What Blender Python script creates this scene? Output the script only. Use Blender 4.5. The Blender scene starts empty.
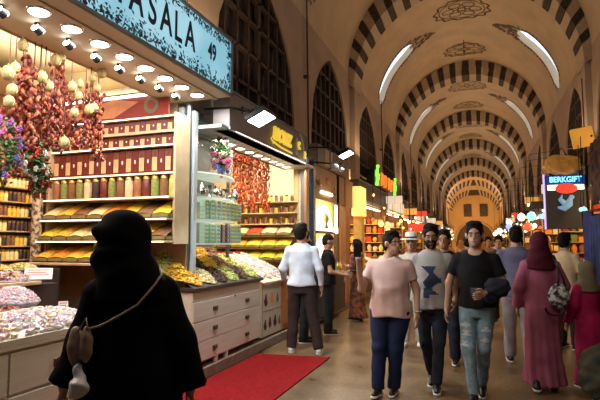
import bpy, math, random
import numpy as np
from mathutils import Vector, Matrix
R = math.radians
rnd = random.Random(7)
SC = bpy.context.scene
COL = SC.collection

# ------------------------------------------------------------------ camera, world, exposure, big lights
cd = bpy.data.cameras.new('camera'); cam = bpy.data.objects.new('camera', cd); COL.objects.link(cam)
cd.sensor_width = 36; cd.lens = 30; cd.clip_end = 300; cd.clip_start = .05
cam.location = (0, 0, 1.55); cam.rotation_euler = (math.pi/2 + .0858, 0, .3408)
SC.camera = cam
SC.view_settings.view_transform = 'Standard'; SC.view_settings.look = 'None'
SC.view_settings.gamma = 1; SC.view_settings.use_curve_mapping = False
SC.view_settings.exposure = -0.06
SC.cycles.use_denoising = True
SC.cycles.max_bounces = 6; SC.cycles.diffuse_bounces = 3; SC.cycles.glossy_bounces = 2
SC.cycles.sample_clamp_indirect = 3.0; SC.cycles.sample_clamp_direct = 12
SC.cycles.caustics_reflective = False; SC.cycles.caustics_refractive = False
w = bpy.data.worlds.new('world'); SC.world = w; w.use_nodes = True
w.node_tree.nodes['Background'].inputs[0].default_value = (.32, .36, .5, 1)
w.node_tree.nodes['Background'].inputs[1].default_value = .12

def light(name, kind, loc, energy, color, size=(.3, .3), rot=(0, 0, 0), spread=180):
    l = bpy.data.lights.new(name, kind); l.energy = energy; l.color = color
    if kind == 'AREA':
        l.shape = 'RECTANGLE'; l.size, l.size_y = size; l.spread = R(spread)
    else:
        l.shadow_soft_size = size[0]
    o = bpy.data.objects.new(name, l); COL.objects.link(o); o.location = loc; o.rotation_euler = rot
    return o
WARM = (1, .62, .30); CREAM = (1, .80, .55); WHITE = (1, .93, .84)
# shop lighting: strips in the shop soffits
light('soffit_light', 'AREA', (-2.95, 3.0, 3.17), 95, (1, .96, .92), (.25, 3.9))
light('coffer_light', 'AREA', (-4.1, 3.1, 3.27), 72, (1, .61, .62), (1.4, 2.6))
light('cove_light', 'AREA', (-4.0, 2.6, 3.30), 42, (1, .88, .62), (.9, 3.4), (math.pi, 0, 0))
light('soffit_light', 'AREA', (-2.86, 6.9, 2.88), 75, (1, .88, .72), (.3, 3.0), (0, R(-12), 0))
light('shop_light', 'AREA', (-4.2, 6.9, 3.2), 110, (1, .80, .55), (1.0, 2.4))
light('shop_light', 'AREA', (-3.9, 10.8, 3.2), 90, (1, .85, .68), (1.0, 2.4))
light('shop_light', 'AREA', (-4.0, 15.0, 3.0), 130, (1, .62, .25), (1.0, 2.8))
# fill lights added to wash the vault from roof level and warm the street
for k in range(7):
    y = 5.5 + 9*k
    for x in (-2.95, 2.35):
        light('vault_fill', 'AREA', (x, y, 3.95), 27 + 6*k, (1, .69, .42), (.3, 3.0), (math.pi, R(25) if x < 0 else R(-25), 0))
for k in range(8):
    y = 11 + 7*k
    light('street_fill', 'AREA', (-.3 + (.8 if k % 2 else -.8), y, 3.3), 42, (1, .50, .20), (2.2, 3.5))
light('street_fill', 'AREA', (-.4, 2.6, 3.7), 36, (1, .84, .68), (1.6, 1.6), (R(28), 0, 0))  # front key added above the camera to brighten the people
light('end_wall_light', 'AREA', (-.3, 58, 3.0), 520, (1, .50, .16), (4, 1), (R(110), 0, 0))

# ------------------------------------------------------------------ materials
MATS = {}
def M(name, col, rough=.6, metal=0, emit=0, ecol=None, var=.12, scale=9, col2=None, bump=0, trans=0, spec=.5, kind='noise'):
    if name in MATS: return MATS[name]
    m = bpy.data.materials.new(name); m.use_nodes = True; nt = m.node_tree; b = nt.nodes['Principled BSDF']
    c = (*col, 1)
    b.inputs['Roughness'].default_value = rough; b.inputs['Metallic'].default_value = metal
    b.inputs['Specular IOR Level'].default_value = spec
    if trans: b.inputs['Transmission Weight'].default_value = trans
    tc = nt.nodes.new('ShaderNodeTexCoord')
    if kind == 'noise':
        t = nt.nodes.new('ShaderNodeTexNoise'); t.inputs['Scale'].default_value = scale; t.inputs['Detail'].default_value = 4
    else:
        t = nt.nodes.new('ShaderNodeTexVoronoi'); t.inputs['Scale'].default_value = scale
    nt.links.new(tc.outputs['Object'], t.inputs['Vector'])
    r = nt.nodes.new('ShaderNodeValToRGB')
    if col2 is None:
        lo = tuple(v*(1-var) for v in col); hi = tuple(min(1, v*(1+var)) for v in col)
        r.color_ramp.elements[0].position = .3; r.color_ramp.elements[1].position = .7
    else:
        lo, hi = col, col2
        r.color_ramp.elements[0].position = .42; r.color_ramp.elements[1].position = .58
    r.color_ramp.elements[0].color = (*lo, 1); r.color_ramp.elements[1].color = (*hi, 1)
    src = t.outputs['Fac'] if kind == 'noise' else t.outputs['Color']
    nt.links.new(src, r.inputs[0]); nt.links.new(r.outputs[0], b.inputs['Base Color'])
    if bump:
        bp = nt.nodes.new('ShaderNodeBump'); bp.inputs['Strength'].default_value = bump; bp.inputs['Distance'].default_value = .01
        nt.links.new(t.outputs[0], bp.inputs['Height']); nt.links.new(bp.outputs[0], b.inputs['Normal'])
    if emit:
        b.inputs['Emission Strength'].default_value = emit
        b.inputs['Emission Color'].default_value = (*(ecol or col), 1)
        if ecol is None and col2 is not None: nt.links.new(r.outputs[0], b.inputs['Emission Color'])
    MATS[name] = m
    return m

def floor_mat():
    m = bpy.data.materials.new('stone slab floor'); m.use_nodes = True; nt = m.node_tree; b = nt.nodes['Principled BSDF']
    tc = nt.nodes.new('ShaderNodeTexCoord')
    br = nt.nodes.new('ShaderNodeTexBrick'); br.inputs['Scale'].default_value = 1.0
    br.inputs['Brick Width'].default_value = .9; br.inputs['Row Height'].default_value = .45; br.inputs['Mortar Size'].default_value = .004
    br.inputs['Color1'].default_value = (.20, .138, .074, 1); br.inputs['Color2'].default_value = (.27, .19, .105, 1); br.inputs['Mortar'].default_value = (.15, .105, .065, 1)
    nt.links.new(tc.outputs['Object'], br.inputs['Vector'])
    n = nt.nodes.new('ShaderNodeTexNoise'); n.inputs['Scale'].default_value = 2.6; n.inputs['Detail'].default_value = 8
    nt.links.new(tc.outputs['Object'], n.inputs['Vector'])
    mx = nt.nodes.new('ShaderNodeMixRGB'); mx.blend_type = 'MULTIPLY'; mx.inputs[0].default_value = .8
    rp = nt.nodes.new('ShaderNodeValToRGB'); rp.color_ramp.elements[0].position = .3; rp.color_ramp.elements[0].color = (.34, .30, .26, 1)
    rp.color_ramp.elements[1].position = .68; rp.color_ramp.elements[1].color = (1, 1, 1, 1)
    nt.links.new(n.outputs['Fac'], rp.inputs[0]); nt.links.new(br.outputs['Color'], mx.inputs[1]); nt.links.new(rp.outputs[0], mx.inputs[2])
    n2 = nt.nodes.new('ShaderNodeTexNoise'); n2.inputs['Scale'].default_value = 22; n2.inputs['Detail'].default_value = 3; nt.links.new(tc.outputs['Object'], n2.inputs['Vector'])
    r2 = nt.nodes.new('ShaderNodeValToRGB'); r2.color_ramp.elements[0].position = .38; r2.color_ramp.elements[0].color = (.62, .56, .48, 1); r2.color_ramp.elements[1].position = .62; r2.color_ramp.elements[1].color = (1.0, .97, .92, 1)
    m2 = nt.nodes.new('ShaderNodeMixRGB'); m2.blend_type = 'MULTIPLY'; m2.inputs[0].default_value = .9
    nt.links.new(n2.outputs['Fac'], r2.inputs[0]); nt.links.new(mx.outputs[0], m2.inputs[1]); nt.links.new(r2.outputs[0], m2.inputs[2])
    nt.links.new(m2.outputs[0], b.inputs['Base Color'])
    rr = nt.nodes.new('ShaderNodeMapRange'); rr.inputs[3].default_value = .18; rr.inputs[4].default_value = .50
    nt.links.new(n.outputs['Fac'], rr.inputs[0]); nt.links.new(rr.outputs[0], b.inputs['Roughness'])
    return m

def wood_mat(name, c1, c2, scale=2, rough=.5):
    m = bpy.data.materials.new(name); m.use_nodes = True; nt = m.node_tree; b = nt.nodes['Principled BSDF']
    tc = nt.nodes.new('ShaderNodeTexCoord'); mp = nt.nodes.new('ShaderNodeMapping'); mp.inputs['Scale'].default_value = (3, 1, 14)
    wv = nt.nodes.new('ShaderNodeTexNoise'); wv.inputs['Scale'].default_value = scale; wv.inputs['Detail'].default_value = 5
    rp = nt.nodes.new('ShaderNodeValToRGB'); rp.color_ramp.elements[0].color = (*c1, 1); rp.color_ramp.elements[1].color = (*c2, 1)
    rp.color_ramp.elements[0].position = .35; rp.color_ramp.elements[1].position = .65
    nt.links.new(tc.outputs['Object'], mp.inputs[0]); nt.links.new(mp.outputs[0], wv.inputs['Vector'])
    nt.links.new(wv.outputs['Fac'], rp.inputs[0]); nt.links.new(rp.outputs[0], b.inputs['Base Color']); b.inputs['Roughness'].default_value = rough
    return m

PLASTER = M('ochre plaster', (.60, .48, .33), .8, var=.10, scale=1.2)
WALLP = M('grey beige plaster', (.44, .34, .26), .85, var=.12, scale=1.5)
STONE_L = M('pale voussoir', (.50, .40, .30), .8, var=.1)
STONE_D = M('dark voussoir', (.030, .022, .018), .8, col2=(.075, .058, .045), scale=16)
PAINT_D = M('painted scroll', (.16, .105, .065), .8, var=.3)
DARKWOOD = M('dark wood', (.055, .030, .02), .55, var=.3)
LATTICE = M('lattice wood', (.055, .034, .026), .6, var=.2)
PANE = M('dusky glass', (.014, .012, .012), .4, col2=(.05, .04, .035), scale=2.5)
SKYPANE = M('sky seen through glass', (.55, .68, .85), .3, emit=1.35, ecol=(.72, .84, 1), var=.02)
METAL = M('grey blue metal', (.22, .26, .30), .35, .7, var=.08)
PALEMETAL = M('pale blue enamel', (.52, .62, .66), .35, .1, var=.05)
CHROME = M('chrome', (.7, .7, .7), .2, 1, var=.05)
BLACK = M('black metal', (.012, .012, .014), .4, .3)
CREAMW = wood_mat('cream cabinet wood', (.66, .59, .46), (.74, .67, .54), 2)
SOFFIT = M('beige soffit board', (.66, .58, .44), .5, var=.05)
COFFER = M('cream coffer', (.75, .64, .42), .6, var=.04)
SHELFW = M('shelf wood', (.62, .50, .30), .5, var=.1)
BROWNB = M('brown board', (.14, .08, .045), .6, var=.2)
LAMPW = M('white lamp', (1, .95, .85), .5, emit=9, ecol=(1, .93, .80))
LAMPB = M('cool white lamp', (.85, .95, 1), .5, emit=22, ecol=(.80, .93, 1))
LAMPO = M('warm lamp', (1, .75, .4), .5, emit=14, ecol=(1, .66, .30))
GOLD = M('gold lid', (.75, .52, .16), .3, .85, var=.1)
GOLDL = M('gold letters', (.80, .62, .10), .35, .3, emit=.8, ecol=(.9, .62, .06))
GLASS = M('clear glass', (.75, .82, .78), .08, trans=.85, var=.02)
RED = M('red carpet', (.20, .008, .010), .95, var=.25, scale=30, bump=.3, spec=.1)
SKIN = M('skin', (.46, .27, .18), .5, var=.06)
SKIN2 = M('tanned skin', (.38, .21, .13), .5, var=.06)
HAIRM = M('black hair', (.010, .007, .006), .8, spec=.15, var=.3, scale=40)
CARD = M('white card', (.85, .84, .82), .6, var=.03)

# ------------------------------------------------------------------ mesh helpers
class MB:
    def __init__(s): s.v = []; s.f = []; s.m = []; s.sm = []
    def add(s, vs, fs, mi=0, smooth=False):
        b = len(s.v); s.v += [tuple(v) for v in vs]
        for f in fs: s.f.append(tuple(b+i for i in f)); s.m.append(mi); s.sm.append(smooth)
        return s
    def box(s, x0, x1, y0, y1, z0, z1, mi=0):
        v = [(x, y, z) for x in (x0, x1) for y in (y0, y1) for z in (z0, z1)]
        return s.add(v, [(0, 1, 3, 2), (4, 6, 7, 5), (0, 4, 5, 1), (2, 3, 7, 6), (0, 2, 6, 4), (1, 5, 7, 3)], mi)
    def bbox(s, x0, x1, y0, y1, z0, z1, b=.01, mi=0):       # bevelled box
        v = []; 
        for z, k in ((z0, b), (z0+b, 0), (z1-b, 0), (z1, b)):
            v += [(x0+k, y0+k, z), (x1-k, y0+k, z), (x1-k, y1-k, z), (x0+k, y1-k, z)]
        f = [(3, 2, 1, 0), (12, 13, 14, 15)]
        for r in range(3):
            for i in range(4): f.append((r*4+i, r*4+(i+1) % 4, r*4+4+(i+1) % 4, r*4+4+i))
        return s.add(v, f, mi)
    def cyl(s, p0, p1, r0, r1=None, n=12, mi=0, smooth=True):
        r1 = r0 if r1 is None else r1
        p0 = Vector(p0); p1 = Vector(p1); d = (p1-p0).normalized()
        a = d.orthogonal().normalized(); c = d.cross(a)
        v = []
        for p, r in ((p0, r0), (p1, r1)):
            for i in range(n):
                t = 2*math.pi*i/n; v.append(p + a*math.cos(t)*r + c*math.sin(t)*r)
        s.add(v, [(i, (i+1) % n, n+(i+1) % n, n+i) for i in range(n)], mi, smooth)
        s.add(v[:n], [tuple(range(n-1, -1, -1))], mi); s.add(v[n:], [tuple(range(n))], mi)
        return s
    def lathe(s, c, prof, n=12, mi=0, smooth=True):
        v = []
        for r, z in prof:
            for i in range(n):
                t = 2*math.pi*i/n; v.append((c[0]+r*math.cos(t), c[1]+r*math.sin(t), c[2]+z))
        f = [(k*n+i, k*n+(i+1) % n, (k+1)*n+(i+1) % n, (k+1)*n+i) for k in range(len(prof)-1) for i in range(n)]
        s.add(v, f, mi, smooth)
        if prof[0][0] > 1e-4: s.add(v[:n], [tuple(range(n-1, -1, -1))], mi)
        if prof[-1][0] > 1e-4: s.add(v[-n:], [tuple(range(n))], mi)
        return s
    def ell(s, c, r, mi=0, n=8, m=6, rot=None):
        if isinstance(r, (int, float)): r = (r, r, r)
        v = []
        for k in range(m+1):
            p = math.pi*k/m
            for i in range(n):
                t = 2*math.pi*i/n; q = Vector((r[0]*math.sin(p)*math.cos(t), r[1]*math.sin(p)*math.sin(t), r[2]*math.cos(p)))
                if rot is not None: q = rot @ q
                v.append((c[0]+q[0], c[1]+q[1], c[2]+q[2]))
        return s.add(v, [(k*n+i, k*n+n+i, k*n+n+(i+1) % n, k*n+(i+1) % n) for k in range(m) for i in range(n)], mi, True)
    def tube(s, pts, r, n=7, mi=0):
        pts = [Vector(p) for p in pts]; rr = r if hasattr(r, '__len__') else [r]*len(pts)
        v = []
        up = Vector((0.13, .21, 1)).normalized()
        for i, p in enumerate(pts):
            d = (pts[min(i+1, len(pts)-1)] - pts[max(i-1, 0)]).normalized()
            a = d.cross(up); a = a.normalized() if a.length > 1e-3 else d.orthogonal().normalized(); c = d.cross(a)
            for k in range(n):
                t = 2*math.pi*k/n; v.append(p + (a*math.cos(t)+c*math.sin(t))*rr[i])
        f = [(i*n+k, i*n+(k+1) % n, (i+1)*n+(k+1) % n, (i+1)*n+k) for i in range(len(pts)-1) for k in range(n)]
        f += [tuple(range(n-1, -1, -1)), tuple(range((len(pts)-1)*n, len(pts)*n))]
        return s.add(v, f, mi, True)
    def bit(s, c, r, mi=0, rot=None, elong=1):             # small octahedral-ish crumb
        q = [Vector((r, 0, 0)), Vector((-r, 0, 0)), Vector((0, r*elong, 0)), Vector((0, -r*elong, 0)), Vector((0, 0, r*.7)), Vector((0, 0, -r*.7))]
        if rot is not None: q = [rot @ a for a in q]
        return s.add([(c[0]+a[0], c[1]+a[1], c[2]+a[2]) for a in q], [(0, 2, 4), (2, 1, 4), (1, 3, 4), (3, 0, 4), (2, 0, 5), (1, 2, 5), (3, 1, 5), (0, 3, 5)], mi)
    def mesh(s, name, mats):
        me = bpy.data.meshes.new(name); me.from_pydata(s.v, [], s.f)
        for m in (mats if isinstance(mats, (list, tuple)) else [mats]): me.materials.append(m)
        me.polygons.foreach_set('material_index', s.m); me.polygons.foreach_set('use_smooth', s.sm)
        me.update(); return me
    def build(s, name, mats, parent=None, loc=(0, 0, 0), **k):
        o = bpy.data.objects.new(name, s.mesh(name, mats)); COL.objects.link(o); o.location = loc
        if parent is not None: o.parent = parent
        if k: tag(o, **k)
        return o

def tag(o, label=None, cat=None, group=None, kind=None):
    if label: o['label'] = label
    if cat: o['category'] = cat
    if group: o['group'] = group
    if kind: o['kind'] = kind
    return o
def thing(name, label, cat, loc=(0, 0, 0), rz=0, group=None):
    o = bpy.data.objects.new(name, None); COL.objects.link(o); o.location = loc; o.rotation_euler = (0, 0, rz)
    o.empty_display_size = .1
    return tag(o, label, cat, group)
def struct(o): o['kind'] = 'structure'; return o
def dup(o, loc=None, rz=None, label=None, group=None, parent=None, scale=None):
    c = o.copy(); COL.objects.link(c); c.parent = parent
    if loc is not None: c.location = loc
    if rz is not None: c.rotation_euler = (0, 0, rz)
    if scale is not None: c.scale = scale
    if label: c['label'] = label
    if group: c['group'] = group
    for ch in KIDS(o): dup(ch, parent=c)
    return c
def KIDS(o): return [x for x in o.children]
ORD = ['first', 'second', 'third', 'fourth', 'fifth', 'sixth', 'seventh', 'eighth', 'ninth', 'tenth', 'eleventh', 'twelfth', 'thirteenth', 'fourteenth', 'fifteenth', 'sixteenth', 'seventeenth', 'eighteenth', 'nineteenth', 'twentieth'] + ['%dth' % i for i in range(21, 60)]

def text_obj(s, size, mat, parent, loc, rot, extrude=.004, name='lettering', shear=0, bold=0, align='CENTER', xs=1):
    c = bpy.data.curves.new('t', 'FONT'); c.body = s; c.size = size; c.extrude = extrude; c.align_x = align; c.align_y = 'CENTER'; c.shear = shear; c.offset = bold
    t = bpy.data.objects.new('t', c); COL.objects.link(t)
    bpy.context.view_layer.update()
    me = bpy.data.meshes.new_from_object(t.evaluated_get(bpy.context.evaluated_depsgraph_get()))
    bpy.data.objects.remove(t); bpy.data.curves.remove(c)
    me.materials.clear(); me.materials.append(mat)
    o = bpy.data.objects.new(name, me); COL.objects.link(o); o.location = loc; o.rotation_euler = rot; o.scale = (xs, 1, 1)
    if parent is not None: o.parent = parent
    return o

# ------------------------------------------------------------------ implicit surface mesher (for people and cloth)
def snet(f, lo, hi, h):
    lo = np.array(lo, float); hi = np.array(hi, float); n = np.maximum(4, np.ceil((hi-lo)/h).astype(int)+1)
    xs = [lo[i]+h*np.arange(n[i]) for i in range(3)]
    X, Y, Z = np.meshgrid(*xs, indexing='ij'); V = f(X, Y, Z)
    for ax in range(3):
        sl = [slice(None)]*3
        for e in (0, -1):
            sl[ax] = e; V[tuple(sl)] = np.maximum(V[tuple(sl)], h*.5)
    ins = V < 0
    c = [ins[a:n[0]-1+a, b:n[1]-1+b, d:n[2]-1+d] for a in (0, 1) for b in (0, 1) for d in (0, 1)]
    cnt = sum(k.astype(int) for k in c); act = (cnt > 0) & (cnt < 8)
    idx = -np.ones(act.shape, int); idx[act] = np.arange(act.sum())
    ii, jj, kk = np.nonzero(act); acc = np.zeros((len(ii), 3)); num = np.zeros(len(ii))
    C = [(a, b, d) for a in (0, 1) for b in (0, 1) for d in (0, 1)]
    for p in range(8):
        for q in range(p+1, 8):
            if sum(abs(C[p][i]-C[q][i]) for i in range(3)) != 1: continue
            vp = V[ii+C[p][0], jj+C[p][1], kk+C[p][2]]; vq = V[ii+C[q][0], jj+C[q][1], kk+C[q][2]]
            x = (vp < 0) != (vq < 0); t = np.where(x, vp/np.where(x, vp-vq, 1), 0)
            for i in range(3): acc[:, i] += np.where(x, C[p][i]+t*(C[q][i]-C[p][i]), 0)
            num += x
    P = lo + h*(np.stack([ii, jj, kk], 1) + acc/num[:, None])
    F = []
    for ax in range(3):
        a1, a2 = (ax+1) % 3, (ax+2) % 3
        s0 = [slice(None)]*3; s1 = [slice(None)]*3; s0[ax] = slice(0, n[ax]-1); s1[ax] = slice(1, n[ax])
        A = ins[tuple(s0)]; B = ins[tuple(s1)]; E = np.argwhere(A != B)
        E = E[(E[:, a1] > 0) & (E[:, a2] > 0) & (E[:, a1] < n[a1]-1) & (E[:, a2] < n[a2]-1)]
        if len(E) == 0: continue
        def g(d1, d2):
            e = E.copy(); e[:, a1] += d1; e[:, a2] += d2; return idx[e[:, 0], e[:, 1], e[:, 2]]
        q = np.stack([g(-1, -1), g(0, -1), g(0, 0), g(-1, 0)], 1)
        fl = ~A[E[:, 0], E[:, 1], E[:, 2]]; q[fl] = q[fl][:, ::-1]; F.append(q)
    return P, (np.concatenate(F) if F else np.zeros((0, 4), int))
def sm_min(a, b, k):
    hh = np.clip(.5+.5*(b-a)/k, 0, 1); return b*(1-hh)+a*hh-k*hh*(1-hh)
def cap(a, b, ra, rb=None):
    rb = ra if rb is None else rb; a = np.array(a, float); b = np.array(b, float)
    def f(X, Y, Z):
        d = b-a; L = max(1e-9, d@d); px, py, pz = X-a[0], Y-a[1], Z-a[2]
        t = np.clip((px*d[0]+py*d[1]+pz*d[2])/L, 0, 1)
        return np.sqrt((px-t*d[0])**2+(py-t*d[1])**2+(pz-t*d[2])**2) - (ra+t*(rb-ra))
    f.bb = (np.minimum(a-ra, b-rb), np.maximum(a+ra, b+rb)); return f
def elp(c, r, Rm=None):
    c = np.array(c, float); r = np.array(r, float)
    def f(X, Y, Z):
        x, y, z = X-c[0], Y-c[1], Z-c[2]
        if Rm is not None:
            x, y, z = Rm[0][0]*x+Rm[1][0]*y+Rm[2][0]*z, Rm[0][1]*x+Rm[1][1]*y+Rm[2][1]*z, Rm[0][2]*x+Rm[1][2]*y+Rm[2][2]*z
        k0 = np.sqrt((x/r[0])**2+(y/r[1])**2+(z/r[2])**2); k1 = np.sqrt((x/r[0]**2)**2+(y/r[1]**2)**2+(z/r[2]**2)**2)
        return k0*(k0-1)/np.maximum(k1, 1e-6)
    m = max(r); f.bb = (c-(m if Rm is not None else r), c+(m if Rm is not None else r)); return f
def loft(tab, ph=0, fold=0, nf=7, fz=(0, 1), lean=0):
    T = np.array(tab, float)      # z, a, b, xc, yc
    def f(X, Y, Z):
        a = np.interp(Z, T[:, 0], T[:, 1]); b = np.interp(Z, T[:, 0], T[:, 2]); xc = np.interp(Z, T[:, 0], T[:, 3]); yc = np.interp(Z, T[:, 0], T[:, 4])
        x, y = X-xc, Y-yc
        if fold:
            th = np.arctan2(y, x); wgt = np.clip((fz[1]-Z)/(fz[1]-fz[0]), 0, 1)
            k = 1+fold*wgt*(np.sin(nf*th+ph+2*np.sin(Z*3))*.6+np.sin((nf*2+1)*th+2.3*ph+Z*2)*.4); a = a*k; b = b*k
        d = (np.sqrt((x/a)**2+(y/b)**2)-1)*np.minimum(a, b)
        return np.maximum(np.maximum(d, T[0, 0]-Z), Z-T[-1, 0])
    mx = T[:, 1].max()*1.15; my = T[:, 2].max()*1.15
    f.bb = (np.array([T[:, 3].min()-mx, T[:, 4].min()-my, T[0, 0]]), np.array([T[:, 3].max()+mx, T[:, 4].max()+my, T[-1, 0]])); return f
def field(prims, k=.03, noise=0, nsc=16, cuts=(), ph=0):
    def f(X, Y, Z):
        v = None
        for p in prims:
            d = p(X, Y, Z); v = d if v is None else sm_min(v, d, k)
        if noise: v = v + noise*(np.sin(X*nsc+ph+1.7*np.sin(Z*nsc*.7))*np.sin(Z*nsc*1.3+ph*2+Y*nsc*.6)+.6*np.sin(Y*nsc*1.4+Z*nsc*.9+ph))
        for c in cuts: v = np.maximum(v, c(X, Y, Z))
        return v
    f.bb = (np.min([p.bb[0] for p in prims], 0), np.max([p.bb[1] for p in prims], 0)); return f
def plane(n, d): return lambda X, Y, Z: n[0]*X+n[1]*Y+n[2]*Z-d         # keeps n.p < d
def cutp(p, n, c):
    def g(X, Y, Z): return np.maximum(p(X, Y, Z), n[0]*(X-c[0])+n[1]*(Y-c[1])+n[2]*(Z-c[2]))
    g.bb = p.bb; return g
def hole(p): return lambda X, Y, Z: -p(X, Y, Z)
def mesh_of(fields, name, mat, parent, h):
    V = []; F = []; nb = 0
    for f, hh in fields:
        P, Q = snet(f, f.bb[0]-3*hh, f.bb[1]+3*hh, hh)
        V.append(P); F.append(Q+nb); nb += len(P)
    V = np.concatenate(V); F = np.concatenate(F)
    me = bpy.data.meshes.new(name); me.from_pydata(V.tolist(), [], F.tolist()); me.materials.append(mat)
    me.polygons.foreach_set('use_smooth', [True]*len(me.polygons)); me.update()
    o = bpy.data.objects.new(name, me); COL.objects.link(o); o.parent = parent
    return o
def patch_from(src, pred, off, name, mat, parent):          # lifts a shaped patch off a cloth surface
    me = src.data; used = {}; vs = []; fs = []
    me.update()
    for p in me.polygons:
        if pred(p.center, p.normal):
            f = []
            for vi in p.vertices:
                if vi not in used:
                    used[vi] = len(vs); v = me.vertices[vi]; vs.append(v.co + v.normal*off)
                f.append(used[vi])
            fs.append(tuple(f))
    if not fs: return None
    b = MB(); b.add(vs, fs, 0, True); return b.build(name, mat, parent)

# ------------------------------------------------------------------ people
def hand_field(wr, d, t, side, curl, s, h):
    """palm, four unequal jointed fingers and a side thumb, all from the wrist along d; t points to the thumb side"""
    wr, d, t = (np.array(v, float) for v in (wr, d, t)); d /= np.linalg.norm(d); t = t-(t@d)*d; t /= np.linalg.norm(t)
    n = np.cross(d, t)*(-1 if side > 0 else 1)
    def P(a, b, c): return wr + s*(d*a + t*b + n*c)
    pr = [cap(P(-.01, 0, 0), P(.03, 0, 0), .023*s, .026*s)]
    for b in (.024, .008, -.008, -.024): pr.append(cap(P(.015, b*.6, 0), P(.085, b, 0), .014*s, .011*s))
    for b, L in ((.028, .072), (.0095, .080), (-.0095, .074), (-.028, .058)):
        p = (.085, b, 0); a = curl*.5; seg = (L*.42, L*.32, L*.26); r = .0092
        for q in seg:
            e = (p[0]+q*math.cos(a), p[1]+b*.02, p[2]+q*math.sin(a)); pr.append(cap(P(*p), P(*e), r*s, (r-.0012)*s)); p = e; a += curl; r -= .0010
    p0, p1, p2, p3 = (.02, .022, .004), (.045, .045, .010), (.070, .056, .016), (.092, .056, .024)
    pr += [cap(P(*p0), P(*p1), .014*s, .012*s), cap(P(*p1), P(*p2), .0115*s, .010*s), cap(P(*p2), P(*p3), .010*s, .0085*s)]
    return field(pr, .006*s), h

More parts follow.
